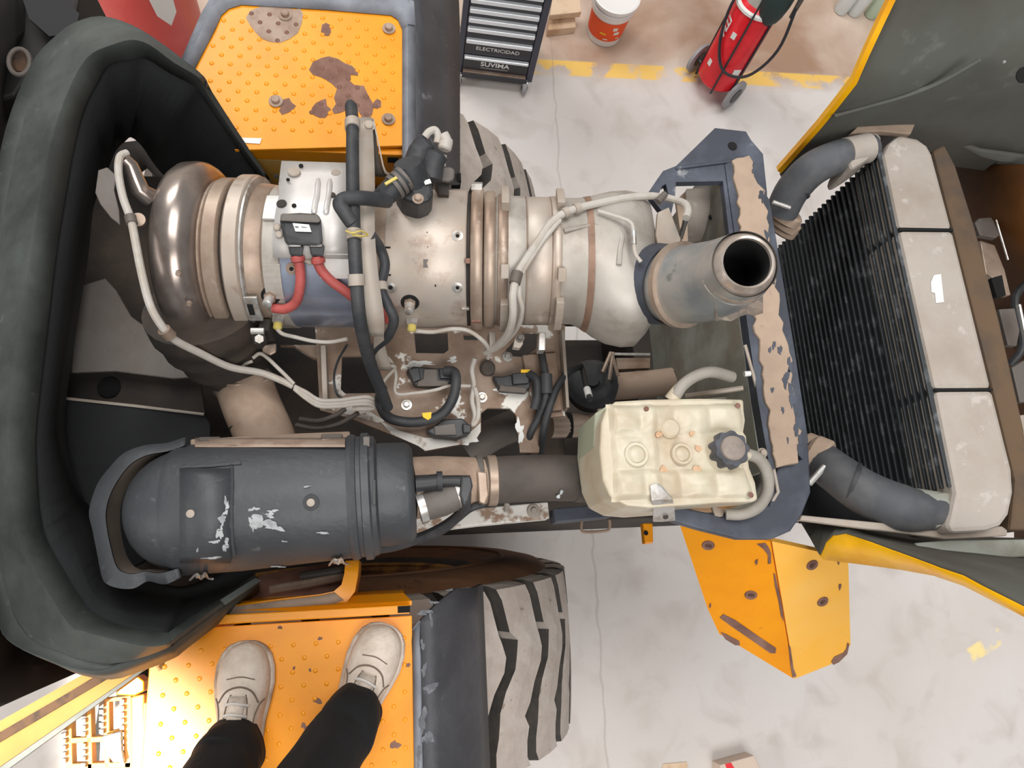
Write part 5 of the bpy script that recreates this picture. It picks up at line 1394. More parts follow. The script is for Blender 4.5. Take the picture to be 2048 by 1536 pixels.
obj('tail_plate', MB().prism(Wp([(524, 690), (552, 686), (552, 704), (540, 710), (524, 702)], 1.66), 0.008), 'steel_tan', lb, smooth=False, bevel=0.003)
# ------------------------------------------------------------------ air cleaner
ac = thing('air_cleaner', 'big black cylindrical air cleaner housing with chalky scuffs', 'air cleaner', W(560, 1010, 1.85))
A0, A1 = W(350, 1021, 1.66), W(830, 984, 1.66)
ad = (A1 - A0).normalized()
AL = (A1 - A0).length
def AT(px):
    return (px - 350) / 480.0 * AL
def on_ac(px, py, r):
    o = Vector((0, 0, H))
    d = (W(px, py, 1.0) - o).normalized()
    oc = o - A0
    dp_ = d - ad * d.dot(ad)
    op_ = oc - ad * oc.dot(ad)
    a, bq, c = dp_.dot(dp_), 2 * dp_.dot(op_), op_.dot(op_) - r * r
    t = (-bq - math.sqrt(max(bq * bq - 4 * a * c, 0))) / (2 * a)
    p = o + d * t
    q = p - A0
    n = (q - ad * q.dot(ad)).normalized()
    return p, n
obj('body', MB().lathe(A0, ad, [(AT(352), 0.10), (AT(352), 0.128), (AT(366), 0.136), (AT(480), 0.137), (AT(700), 0.131), (AT(704), 0.11)], 64), 'cleaner_black', ac, angle=40)
obj('seam_band', MB().lathe(A0, ad, [(AT(696), 0.12), (AT(696), 0.134), (AT(704), 0.137), (AT(712), 0.134), (AT(714), 0.131), (AT(722), 0.131), (AT(724), 0.138), (AT(738), 0.138), (AT(742), 0.131), (AT(750), 0.129), (AT(754), 0.12), (AT(756), 0.10)], 64), 'cleaner_black', ac, angle=30)
obj('end_cap', MB().lathe(A0, ad, [(AT(750), 0.10), (AT(750), 0.1125), (AT(766), 0.113), (AT(812), 0.111), (AT(822), 0.106), (AT(828), 0.096), (AT(828), 0.0)], 64, True, False), 'cleaner_black', ac, angle=50)
for k, (x0_, x1_) in enumerate(((742, 750), (736, 742))):
    p, n = on_ac(746, 990 + 20 * k, 0.13)
arc = []
# inlet dome and its flared rain collar at the cab end
obj('inlet_dome', MB().lathe(A0, -ad, [(-AT(360), 0.128), (0.0, 0.126), (0.018, 0.119), (0.038, 0.109), (0.058, 0.094), (0.076, 0.074), (0.088, 0.050), (0.094, 0.025), (0.096, 0.0)], 56, False, False), 'cleaner_black', ac)
lipo = [(372, 876), (335, 888), (290, 893), (250, 908), (220, 938), (196, 972), (181, 1022), (188, 1060), (196, 1100), (206, 1150), (216, 1166), (240, 1174), (268, 1174), (296, 1160), (330, 1166), (362, 1152)]
lipi = [(370, 890), (336, 901), (294, 909), (262, 926), (238, 954), (220, 986), (210, 1022), (212, 1056), (219, 1092), (228, 1126), (238, 1142), (252, 1148), (268, 1150), (290, 1145), (322, 1148), (358, 1138)]
trgh = [(366, 905), (340, 915), (304, 928), (276, 946), (256, 972), (244, 1000), (240, 1026), (241, 1056), (246, 1086), (254, 1112), (266, 1130), (278, 1138), (288, 1140), (302, 1138), (326, 1138), (356, 1128)]
sp3 = lambda l, d: smooth_path(Wp(l, d), 4)
cl = obj('rain_collar', MB().sheet([sp3(lipo, 1.76), sp3(lipo, 1.61), sp3(lipi, 1.60), sp3(lipi, 1.63)]), 'cleaner_black', ac, solid=0.006, angle=60)
obj('dusty_channel', MB().sheet([sp3(lipi, 1.625), sp3(trgh, 1.69)]), 'cleaner_grime', cl)
def patch(name, poly, r, m, parent, h=0.002, bev=0):
    top = [on_ac(x, y, r) for x, y in poly]
    a = [p for p, n in top]
    c = [p - n * h for p, n in top]
    k = len(a)
    return obj(name, MB().add(a + c, [list(range(k)), list(range(2 * k - 1, k - 1, -1))] + [[i, i + k, (i + 1) % k + k, (i + 1) % k] for i in range(k)]), m, parent, smooth=False, bevel=bev)
def curved(name, px0, px1, pys, r, m, parent, solid=0.004):
    return obj(name, MB().sheet([[on_ac(x, y, r)[0] for x in (px0, (px0 + px1) / 2, px1)] for y in pys]), m, parent, solid=solid)
pan = curved('raised_panel', 360, 462, [938, 955, 975, 1000, 1030, 1060, 1090, 1112, 1124], 0.1395, 'cleaner_black', ac, 0.006)
obj('panel_edge', MB().tube([on_ac(x, y, 0.139)[0] for x, y in ((362, 936), (410, 933), (462, 928), (482, 926))], 0.003, 6), 'cleaner_black', ac)
obj('panel_edge', MB().tube([on_ac(x, y, 0.1405)[0] for x, y in ((463, 932), (464, 970), (463, 1010), (463, 1050), (466, 1090), (470, 1112))], 0.0035, 6), 'cleaner_black', ac)
curved('dust_flank', 390, 690, [876, 882, 888, 894], 0.1385, 'bare_grey', ac, 0.001)
for x, y in ((382, 1027), (622, 1005)):
    p, n = on_ac(x, y, 0.139 if x < 460 else 0.135)
    w_ = obj('bolt_recess', MB().lathe(p - n * 0.001, n, [(0, 0.016), (0.002, 0.0155), (0.002, 0.010)], 22), 'black_plastic', ac)
    obj('bolt_head', MB().lathe(p, n, [(0, 0.0085), (0.006, 0.008), (0.007, 0.006)], 14), 'bracket_grey', w_)
for i, (x, y, r, sx, sy) in enumerate([(524, 1044, 17, 1.3, 0.7), (506, 1050, 9, 0.8, 1.3), (540, 1030, 8, 1.2, 0.6), (552, 1056, 9, 1.5, 0.6), (508, 1018, 6, 1.6, 0.6), (546, 1022, 5, 1.8, 0.6), (453, 1008, 7, 0.6, 1.6), (446, 1036, 9, 0.8, 1.3), (440, 1066, 9, 0.6, 1.6), (452, 1090, 7, 0.8, 1.7), (430, 1084, 5, 1.6, 0.7), (424, 1116, 4, 4.5, 0.5), (395, 1100, 3, 0.6, 1.6), (568, 1083, 3, 1.4, 0.7), (614, 973, 3, 2, 0.6), (556, 1134, 3, 4.0, 0.4), (646, 1066, 3, 4, 0.6)]):
    patch('chalk_scuff', blob(x, y, r, 24, i + 200, 0.7, sx, sy), 0.1425 if x < 462 and 936 < y < 1122 else 0.1375, 'chalk', ac, 0.001)
def wire_latch(x, y, s):
    p, n = on_ac(x, y, 0.140)
    o = obj('wire_latch', MB().tube(smooth_path([on_ac(x - 22 * s, y + 6, 0.142)[0], on_ac(x - 8 * s, y - 6, 0.144)[0], on_ac(x, y + 4, 0.146)[0], on_ac(x + 8 * s, y - 8, 0.146)[0], on_ac(x + 14 * s, y + 2, 0.144)[0], on_ac(x + 24 * s, y + 4, 0.142)[0]], 4), 0.0025, 6), 'zinc', ac)
    obj('latch_plate', MB().lathe(p - n * 0.004, n, [(0, 0.012), (0.006, 0.01)], 12), 'bracket_grey', o)
wire_latch(402, 1154, 1)
wire_latch(676, 1124, 0.8)
for x, y in ((420, 880), (664, 874)):
    p, n = on_ac(x, y, 0.138)
    o = obj('toggle_latch', MB().box(p, (0.045, 0.012, 0.014)), 'hose_brown', ac, smooth=False, bevel=0.003)
    obj('toggle_pin', MB().tube([p + Vector((-0.02, -0.008, 0.006)), p + Vector((0.022, -0.008, 0.008))], 0.003, 6), 'bare_grey', o)
p, n = on_ac(733, 884, 0.139)
obj('band_clip', MB().box(p, (0.014, 0.022, 0.012)), 'grimy_plate', ac, smooth=False, bevel=0.002)
p, n = on_ac(748, 985, 0.131)
obj('band_slot', MB().box(p, (0.006, 0.05, 0.004)), 'black_plastic', ac, smooth=False)
obj('mount_saddle', MB().prism(Wp([(380, 878), (600, 866), (700, 862), (700, 884), (380, 896)], 1.74), 0.05), 'dust_tan', ac, smooth=False, bevel=0.004)
obj('lower_strap', MB().prism(Wp([(440, 1200), (510, 1156), (522, 1160), (450, 1210)], 1.84), 0.012), 'hood_black', ac, smooth=False)
# ------------------------------------------------------------------ intake duct and black pipe
du = thing('intake_duct', 'tan dusty intake duct leaving the air cleaner', 'duct', W(890, 965, 1.75))
obj('duct_tube', MB().tube([W(826, 976, 1.68), W(880, 970, 1.685), W(930, 966, 1.69), W(966, 962, 1.70)], [0.070, 0.066, 0.060, 0.054], 34), 'duct_tan', du)
obj('grey_sleeve', MB().tube([W(846, 1010, 1.645), W(884, 1000, 1.635), W(918, 986, 1.63)], [0.036, 0.036, 0.034], 24), 'grimy_plate', du)
obj('zinc_strap', MB().lathe(W(843, 1012, 1.645), (0.9, 0.25, 0.0), [(-0.008, 0.038), (0.008, 0.038)], 26), 'zinc', du)
obj('zinc_strap', MB().lathe(W(917, 987, 1.63), (0.9, 0.25, 0.0), [(-0.006, 0.036), (0.006, 0.036)], 26), 'zinc', du)
sn = thing('filter_gauge', 'black plug-in filter gauge with cable on the tan duct', 'gauge', W(880, 965, 1.6))
obj('gauge_body', MB().tube([W(831, 968, 1.60), W(856, 966, 1.60), W(878, 963, 1.60)], [0.019, 0.018, 0.017], 16), 'black_plastic', sn)
obj('gauge_ring', MB().lathe(W(879, 962, 1.60), (1, 0, 0), [(-0.006, 0.021), (0.006, 0.021)], 18), 'rubber', sn)
obj('gauge_neck', MB().tube([W(880, 962, 1.60), W(912, 962, 1.60), W(938, 966, 1.60)], [0.012, 0.013, 0.017], 12), 'black_plastic', sn)
obj('plug_block', MB().prism(Wp([(922, 952), (942, 952), (946, 972), (938, 1000), (928, 1012), (920, 990)], 1.58), 0.03), 'black_plastic', sn, smooth=False, bevel=0.004)
obj('cable', MB().tube(smooth_path([W(932, 985, 1.59), W(930, 1010, 1.62), W(918, 1030, 1.66), W(890, 1052, 1.70), W(850, 1072, 1.74), W(790, 1092, 1.78), W(740, 1100, 1.80)]), 0.012, 10), 'rubber', sn)
obj('cable', MB().tube(smooth_path([W(968, 1008, 1.66), W(940, 1018, 1.66), W(915, 1038, 1.69), W(885, 1062, 1.72), W(840, 1082, 1.76)]), 0.008, 10), 'rubber', sn)
pp = thing('intake_pipe', 'wide black rubber intake pipe between duct and coolant tank', 'hose', W(1080, 960, 1.78))
obj('pipe_body', MB().tube(smooth_path([W(970, 962, 1.70), W(1030, 958, 1.70), W(1100, 956, 1.70), W(1160, 957, 1.71), W(1230, 962, 1.73)]), 0.0545, 36), 'hose_brown', pp)
obj('pipe_sleeve', MB().tube([W(1148, 957, 1.708), W(1235, 963, 1.73)], 0.0555, 36), 'hose_brown', pp)
obj('hose_clamp', MB().lathe(W(984, 961, 1.70), (1, 0, 0.0), [(-0.012, 0.056), (-0.010, 0.0585), (0.008, 0.0585), (0.010, 0.056)], 36), 'steel_tan', pp)
obj('hose_clamp', MB().lathe(W(958, 962, 1.70), (1, 0, 0.0), [(-0.008, 0.056), (-0.006, 0.060), (0.006, 0.060), (0.008, 0.056)], 36), 'grimy_plate', pp)
obj('clamp_housing', MB().prism(Wp([(954, 942), (974, 944), (976, 972), (978, 990), (970, 1008), (958, 1004), (956, 972)], 1.628), 0.03), 'steel_tan', pp, smooth=False, bevel=0.003)
for i, (x, y) in enumerate(((1123, 984), (1117, 993))):
    obj('paint_fleck', MB().prism(Wp(blob(x, y, 4, 10, i + 300, 0.5, 0.8, 1.2), 1.6535 + 0.003 * i), 0.003), 'chalk', pp, smooth=False)
# ------------------------------------------------------------------ coolant expansion tank
TD = 1.44
tk = thing('coolant_tank', 'cream translucent coolant expansion tank with black screw cap', 'tank', W(1350, 905, TD + 0.24))
body = [(1213, 816), (1232, 802), (1300, 798), (1400, 796), (1488, 798), (1490, 832), (1482, 838), (1484, 858), (1494, 872), (1496, 900), (1500, 935), (1512, 965), (1517, 1000), (1505, 1004), (1440, 1006), (1300, 1016), (1255, 1012), (1222, 995), (1206, 960), (1200, 900), (1203, 845)]
obj('tank_shell', MB().prism(Wp(body, TD), 0.19), 'tank', tk, smooth=False, bevel=0.016)
green = [(1190, 826), (1213, 812), (1224, 804), (1212, 845), (1208, 900), (1214, 960), (1232, 1000), (1216, 992), (1196, 950), (1188, 890)]
obj('liquid_side', MB().prism(Wp(green, TD + 0.05), 0.16), 'tank_green', tk, smooth=False, bevel=0.01)
def pad(poly, h, m='tank', bev=0.012, name='moulded_cell', d=TD):
    return obj(name, MB().prism([p + Vector((0, 0, h)) for p in Wp(poly, d)], h + 0.002), m, tk, smooth=False, bevel=bev)
gu, gv = 56, 42
grid = []
c00, c10, c11, c01 = (1212, 808), (1486, 801), (1513, 1000), (1224, 1004)
for j in range(gv + 1):
    v = j / gv
    row = []
    for i in range(gu + 1):
        u = i / gu
        x = (c00[0] * (1 - u) + c10[0] * u) * (1 - v) + (c01[0] * (1 - u) + c11[0] * u) * v
        y = (c00[1] * (1 - u) + c10[1] * u) * (1 - v) + (c01[1] * (1 - u) + c11[1] * u) * v
        if u > 0.9 and 0.2 < v < 0.9:
            x -= 14 * math.sin(PI * (v - 0.2) / 0.7) * (u - 0.9) / 0.1
        e = min(1.0, min(u, 1 - u) / 0.05) * min(1.0, min(v, 1 - v) / 0.06)
        cell = abs(math.sin(PI * 3 * v)) ** 0.5 * abs(math.sin(PI * 4 * u + 0.15)) ** 0.4
        side_ = 1.0 if abs(v - 0.5) > 0.2 else 0.35
        hgt = 0.011 * cell * side_ + 0.003 * noise.noise(Vector((u * 7, v * 6, 0.3))) + 0.0016 * noise.noise(Vector((u * 19, v * 15, 2.0)))
        if u < 0.33:
            hgt += 0.004
        row.append(W(x, y, TD) + V(0, 0, -0.004 + e * (0.005 + hgt)))
    grid.append(row)
obj('moulded_top', MB().sheet(grid), 'tank', tk, angle=70)
for x, y, r in ((1271, 910, 0.026), (1362, 909, 0.023)):
    p = W(x, y, TD - 0.004)
    obj('moulded_ring', MB().lathe(p, (0, 0, 1), [(0, r), (0.006, r), (0.009, r * 0.93), (0.009, r * 0.72), (0.004, r * 0.66), (0.007, r * 0.4), (0.007, 0.0)], 40, True, False), 'tank', tk)
p = W(1338, 858, TD)
obj('moulded_ring', MB().lathe(p, (0, 0, 1), [(0, 0.022), (0.008, 0.021), (0.011, 0.017), (0.011, 0.0)], 36, True, False), 'tank', tk)
for i, (x, y, r) in enumerate([(1316, 870, 8), (1382, 868, 7), (1326, 943, 12), (1392, 939, 10), (1395, 898, 9)]):
    pad(blob(x, y, r * 0.75, 16, i + 400, 0.3), 0.006, 'tank_stain', 0, 'rust_stain')
for x, y in ((1293, 818), (1476, 811), (1502, 990)):
    obj('mount_hole', MB().lathe(W(x, y, TD - 0.0125), (0, 0, 1), [(0, 0.006), (0.001, 0.005), (0.001, 0.003)], 14), 'bare_rust', tk)
kp = W(1447, 905, TD)
obj('filler_neck', MB().lathe(kp, (0, 0, 1), [(0, 0.042), (0.006, 0.040), (0.02, 0.034)], 36), 'tank', tk)
rg = []
for z, q in ((0.012, 1.0), (0.036, 1.0), (0.044, 0.94)):
    rg.append([kp + Vector((math.cos(a) * (0.037 + 0.0025 * math.cos(9 * a)) * q, math.sin(a) * (0.037 + 0.0025 * math.cos(9 * a)) * q, z)) for a in [2 * PI * k / 90 for k in range(90)]])
cap = obj('screw_cap', MB().rings(rg, True), 'cap_black', tk, angle=50)
obj('cap_top', MB().lathe(kp + Vector((0, 0, 0.044)), (0, 0, 1), [(0, 0.026), (0.006, 0.025), (0.008, 0.022), (0.0085, 0.0)], 36, True, False), 'cap_dust', cap)
obj('hose_nipple', MB().tube([W(1344, 800, TD + 0.02), W(1352, 786, TD + 0.012), W(1360, 776, TD + 0.01)], [0.017, 0.014, 0.013], 14), 'tank', tk)
obj('overflow_nipple', MB().tube([W(1476, 905, TD - 0.01), W(1498, 912, TD - 0.005)], 0.009, 12), 'tank', tk)
obj('hold_down_strap', MB().sheet([[W(1300, 972, TD - 0.016), W(1312, 966, TD - 0.018), W(1324, 972, TD - 0.016)], [W(1303, 1000, TD - 0.014), W(1320, 998, TD - 0.014), W(1345, 998, TD - 0.014)], [W(1306, 1014, TD + 0.01), W(1324, 1013, TD + 0.01), W(1348, 1010, TD + 0.01)], [W(1306, 1042, TD + 0.06), W(1326, 1042, TD + 0.06), W(1350, 1040, TD + 0.06)]]), 'zinc', tk, solid=0.004, smooth=False)
obj('strap_bolt', MB().lathe(W(1331, 1033, TD + 0.042), (0, -0.3, 1), [(0, 0.006), (0.004, 0.005)], 10), 'dark_metal', tk)
hose('overflow_hose', 'grey hose curving from the tank top toward the dusty beam', [(1352, 790, 1.45), (1366, 770, 1.44), (1392, 752, 1.44), (1424, 744, 1.44), (1464, 754, 1.47)], 0.0125, 'hose_grey')
hose('overflow_hose', 'grey hose curling around the tank corner below the cap', [(1494, 908, 1.44), (1518, 918, 1.44), (1534, 946, 1.45), (1534, 984, 1.47), (1516, 1014, 1.49), (1484, 1028, 1.50), (1452, 1028, 1.51)], 0.0125, 'hose_grey')
tr = thing('tank_tray', 'thin grey sheet tray carrying the coolant tank', 'tray', W(1400, 940, 1.7))
obj('tray_base', MB().prism(Wp([(1196, 818), (1490, 790), (1560, 800), (1540, 1020), (1300, 1030), (1220, 1010), (1190, 930)], 1.66), 0.008), 'shroud_grey', tr, smooth=False)
obj('tray_upright', MB().sheet([[W(1524, 800, 1.52), W(1538, 890, 1.52), W(1556, 984, 1.52), W(1530, 1026, 1.54)], [W(1510, 800, 1.64), W(1520, 890, 1.64), W(1536, 975, 1.64), W(1514, 1010, 1.64)]]), 'shroud_grey', tr, solid=0.005, smooth=False)
obj('tray_rim', MB().tube([W(1490, 690, 1.50), W(1520, 800, 1.515), W(1538, 890, 1.515), W(1556, 984, 1.515), W(1530, 1027, 1.535)], 0.004, 8), 'bracket_grey', tr)
obj('stay_rod', MB().tube([W(1370, 792, 1.58), W(1430, 784, 1.56), W(1486, 776, 1.54)], 0.006, 8), 'bracket_grey', tr)
obj('side_hook', MB().prism(Wp([(1424, 1012), (1450, 1020), (1444, 1036), (1430, 1032)], 1.52), 0.01), 'bracket_grey', tr, smooth=False)
bolt(tr, W(1524, 906, 1.50), (0, 0, 1), 0.008, 0.008, 'bracket_grey', 1.4)
obj('white_peg', MB().tube([W(1488, 748, 1.48), W(1500, 747, 1.48)], 0.006, 10), 'white_label', tr)
# ------------------------------------------------------------------ things on the workshop floor
# tool cabinet
p0, p1 = W(917, 152, H - 0.085), W(1068, 160, H - 0.085)
tx0, tx1, ty = p0.x, p1.x, (p0.y + p1.y) / 2
tw = tx1 - tx0
tc_ = thing('tool_cabinet', 'black wheeled tool cabinet with bright drawer handles', 'tool cabinet', ((tx0 + tx1) / 2, ty + 0.18, 0))
zb, zt, dep = 0.085, 0.92, 0.36
obj('cabinet_body', MB().box(((tx0 + tx1) / 2, ty + dep / 2 + 0.012, (zb + zt) / 2), (tw - 0.02, dep, zt - zb)), 'tool_black', tc_, smooth=False, bevel=0.004)
for s in (0, 1):
    x = tx0 + 0.016 if s == 0 else tx1 - 0.02
    obj('corner_post', MB().box((x, ty + 0.02, (zb + zt) / 2), (0.032 if s == 0 else 0.04, 0.045, zt - zb)), 'tool_frame', tc_, smooth=False, bevel=0.004)
obj('base_bar', MB().box(((tx0 + tx1) / 2, ty + 0.0, zb + 0.022), (tw - 0.07, 0.05, 0.044)), 'tool_black', tc_, smooth=False, bevel=0.003)
zc = zb + 0.05
hts = [0.135, 0.135, 0.09, 0.07, 0.07, 0.07, 0.07, 0.07]
fronts = []
for i, h in enumerate(hts):
    if zc + h > zt:
        break
    d_ = obj('drawer', MB().box(((tx0 + tx1) / 2 - 0.004, ty + 0.004, zc + h / 2), (tw - 0.08, 0.02, h - 0.006)), 'tool_black', tc_, smooth=False, bevel=0.002)
    obj('drawer_handle', MB().box(((tx0 + tx1) / 2 - 0.004, ty - 0.014, zc + h - 0.014), (tw - 0.085, 0.028, 0.027 if i else 0.018)), 'tool_steel', d_, smooth=False, bevel=0.006)
    fronts.append((d_, zc, h))
    zc += h
obj('bottom_trim', MB().box(((tx0 + tx1) / 2 - 0.004, ty - 0.012, zb + 0.052), (tw - 0.085, 0.02, 0.010)), 'steel_tan', tc_, smooth=False)
cxm = (tx0 + tx1) / 2
text_obj('handwriting', 'ELECTRICIDAD', 'white_label', fronts[1][0], (cxm - 0.135, ty - 0.0075, fronts[1][1] + 0.046), (1, 0, -0.01), (0, 0, 1), 0.038, 0.0006)
text_obj('brand_lettering', 'SUVIMA', 'white_label', fronts[0][0], (cxm - 0.095, ty - 0.0075, fronts[0][1] + 0.05), (1, 0, 0), (0, 0, 1), 0.05, 0.0006, bold=0.0006)
obj('brand_strip', MB().box((cxm - 0.01, ty - 0.008, fronts[0][1] + 0.036), (0.165, 0.001, 0.010)), 'print_grey', fronts[0][0], smooth=False)
for s, x in ((0, tx0 + 0.02), (1, tx1 - 0.04)):
    for y in (ty - 0.004, ty + dep - 0.04):
        w_ = obj('caster', MB().lathe((x - 0.014, y, 0.05), (1, 0, 0), [(0, 0.043), (0.004, 0.05), (0.024, 0.05), (0.028, 0.043)], 24), 'wheel_grey', tc_)
        obj('caster_hub', MB().lathe((x - 0.018, y, 0.05), (1, 0, 0), [(0, 0.026), (0.036, 0.026)], 20), 'tool_black', w_)
        obj('caster_fork', MB().box((x, y, 0.082), (0.04, 0.036, 0.03)), 'chrome', w_, smooth=False, bevel=0.006)
tc_.rotation_euler = (0, 0, -0.085)
# timber offcuts behind it
def timber(label, px, h, z):
    o = tag(obj('timber_block', MB().prism([W(x, y, H - z - h) for x, y in px], h), 'wood', smooth=False, bevel=0.004), label, 'timber', 'timber by the tool cabinet')
    return o
timber('longer pale timber piece lying on top beside the tool cabinet', [(1104, 0), (1160, -4), (1163, 24), (1100, 30)], 0.045, 0.10)
timber('shorter pale timber piece under the longer one', [(1098, 40), (1150, 34), (1152, 54), (1096, 60)], 0.06, 0.0)
timber('dark-ended timber piece at the picture edge by the cabinet', [(1104, 10), (1130, 8), (1128, 40), (1102, 44)], 0.06, 0.0)
# bucket
bp_ = W(1207, 66, H)
bu = thing('paint_bucket', 'white plastic bucket with orange label standing on the floor', 'bucket', bp_)
prof = lambda z: 0.112 + 0.07 * z
obj('bucket_body', MB().lathe(bp_, (0, 0, 1), [(0, 0.105), (0.004, 0.112), (0.30, prof(0.30)), (0.30, 0.146), (0.315, 0.146), (0.32, 0.14)], 44), 'white_plastic', bu)
obj('orange_wrap', MB().lathe(bp_, (0, 0, 1), [(0.055, prof(0.055) + 0.0012), (0.215, prof(0.215) + 0.0012)], 44, False, False), 'orange_label', bu)
obj('lid', MB().lathe(bp_ + V(0, 0, 0.312), (0, 0, 1), [(0, 0.15), (0.016, 0.15), (0.02, 0.14), (0.016, 0.13), (0.016, 0.0)], 44, True, False), 'white_plastic', bu)
obj('lid_band', MB().lathe(bp_, (0, 0, 1), [(0.222, prof(0.222) + 0.001), (0.228, prof(0.228) + 0.008), (0.27, prof(0.27) + 0.008), (0.275, prof(0.275) + 0.001)], 44, False, False), 'white_plastic', bu)
for i, (a, z, w_, h_) in enumerate(((-80, 0.17, 0.03, 0.025), (-72, 0.13, 0.035, 0.022), (-112, 0.12, 0.04, 0.012), (-100, 0.075, 0.03, 0.008), (-62, 0.08, 0.02, 0.008))):
    a = math.radians(a)
    r = prof(z) + 0.0022
    n = Vector((math.cos(a), math.sin(a), 0))
    t = Vector((-math.sin(a), math.cos(a), 0))
    obj('label_print', MB().box(bp_ + n * r + V(0, 0, z), (w_, h_, 0.001), Matrix((t, V(0, 0, 1), n)).transposed()), 'white_label' if i != 2 else 'yellow_tape', bu, smooth=False)
# fire extinguisher on a two-wheeled cart
eb = W(1432, 160, H - 0.09)
ex = thing('fire_extinguisher', 'red wheeled fire extinguisher on a wire cart', 'fire extinguisher', (eb.x, eb.y, 0))
tiltv = Vector((0.07, 0.16, 1.0)).normalized()
obj('cylinder', MB().lathe(eb, tiltv, [(0, 0.07), (0.01, 0.115), (0.03, 0.132), (0.52, 0.132), (0.57, 0.11), (0.61, 0.06), (0.64, 0.03), (0.66, 0.03)], 40), 'ext_red', ex)
obj('neck_ring', MB().lathe(eb + tiltv * 0.54, tiltv, [(0, 0.125), (0.004, 0.134), (0.02, 0.134), (0.024, 0.118)], 36), 'white_label', ex)
obj('shoulder_cover', MB().lathe(eb + tiltv * 0.56, tiltv, [(0, 0.105), (0.04, 0.085), (0.1, 0.05)], 30), 'hose_grey', ex)
side = Vector((0.6, -0.8, 0.0))
side = (side - tiltv * side.dot(tiltv)).normalized()
back = tiltv.cross(side)
if back.y < 0: back = -back
front = -back
txd = Vector((-0.55, 0.83, 0)).normalized()
def exs(a, z, r=0.1335):
    a = math.radians(a)
    n = (front * math.cos(a) + side * math.sin(a)).normalized()
    return eb + tiltv * z + n * r, n
p, n = exs(-38, 0.47)
text_obj('lettering', 'ITH', 'white_label', ex, p + n * 0.001, -tiltv, (n.cross(-tiltv)), 0.075, 0.0012, bold=0.002)
for a, z in ((5, 0.40), (-20, 0.16)):
    p, n = exs(a, z)
    obj('white_sticker', MB().box(p, (0.03, 0.04, 0.002), Matrix((n.cross(tiltv), tiltv, n)).transposed()), 'white_label', ex, smooth=False)
p, n = exs(62, 0.18)
obj('white_sticker', MB().box(p, (0.05, 0.045, 0.002), Matrix((n.cross(tiltv), tiltv, n)).transposed()), 'white_label', ex, smooth=False)
for s in (-1, 1):
    a_ = eb + side * 0.136 * s + tiltv * (-0.05) + front * 0.02
    obj('cart_rail', MB().tube([a_, a_ + tiltv * 0.75, a_ + tiltv * 0.95 + back * 0.05], 0.008, 8), 'tool_black', ex)
    wc = eb + side * 0.17 * s + V(0, 0.02, 0)
    wc.z = 0.1
    w_ = obj('cart_wheel', MB().lathe(wc - side * 0.014, side, [(0, 0.085), (0.004, 0.098), (0.024, 0.098), (0.028, 0.085), (0.028, 0.05), (0.02, 0.04)], 32), 'wheel_grey', ex)
    obj('wheel_hub', MB().lathe(wc - side * 0.018, side, [(0, 0.05), (0.036, 0.05)], 24), 'tool_black', w_)
obj('cart_axle', MB().tube([eb + side * -0.17 + V(0, 0.02, 0.1 - eb.z), eb + side * 0.17 + V(0, 0.02, 0.1 - eb.z)], 0.009, 8), 'chrome', ex)
obj('centre_rail', MB().tube([eb + side * 0.06 + front * 0.128, eb + side * 0.06 + front * 0.128 + tiltv * 0.7], 0.006, 8), 'tool_black', ex)
hp = [eb + tiltv * 0.66 + back * 0.02, eb + tiltv * 0.60 + side * -0.10 + front * 0.10, eb + tiltv * 0.36 + side * -0.06 + front * 0.14, eb + tiltv * 0.2 + side * 0.06 + front * 0.15, eb + tiltv * 0.24 + side * 0.2 + front * 0.1, eb + tiltv * 0.45 + side * 0.26 + front * 0.04, eb + tiltv * 0.72 + side * 0.2]
obj('hose', MB().tube(smooth_path(hp), 0.009, 10), 'tool_black', ex)
obj('hose_nozzle', MB().tube([eb + tiltv * 0.62 + side * 0.21, eb + tiltv * 0.9 + side * 0.2], [0.012, 0.02], 10), 'hose_brown', ex)
obj('dark_bag', MB().tube(smooth_path([eb + tiltv * 0.50 + side * 0.10 + front * 0.02, eb + tiltv * 0.62 + side * 0.10 + front * 0.03, eb + tiltv * 0.78 + side * 0.09, eb + tiltv * 0.92 + side * 0.08], 4), [0.02, 0.04, 0.06, 0.07, 0.075, 0.08, 0.08, 0.08, 0.08, 0.08, 0.08, 0.075, 0.07], 20), 'dark_green', ex)
# plastic bottles at the picture edge
for i, (x, y, lab, m) in enumerate([(1680, 22, 'white plastic bottle farthest from the yellow hood rim', 'bottle_clear'), (1706, 26, 'white plastic bottle between the other two bottles', 'bottle_clear'), (1740, 30, 'pale green plastic bottle next to the yellow hood rim', 'bottle_green')]):
    pb = W(x, y, H)
    o = thing('plastic_bottle', lab, 'bottle', pb, 'bottles on the floor by the hood')
    obj('bottle_body', MB().lathe(pb, (0, 0, 1), [(0, 0.03), (0.006, 0.045), (0.05, 0.05), (0.2, 0.05), (0.26, 0.03), (0.28, 0.016)], 26), m, o)
    obj('bottle_cap', MB().lathe(pb + V(0, 0, 0.278), (0, 0, 1), [(0, 0.018), (0.025, 0.017)], 18), 'white_label' if i < 2 else 'dark_green', o)
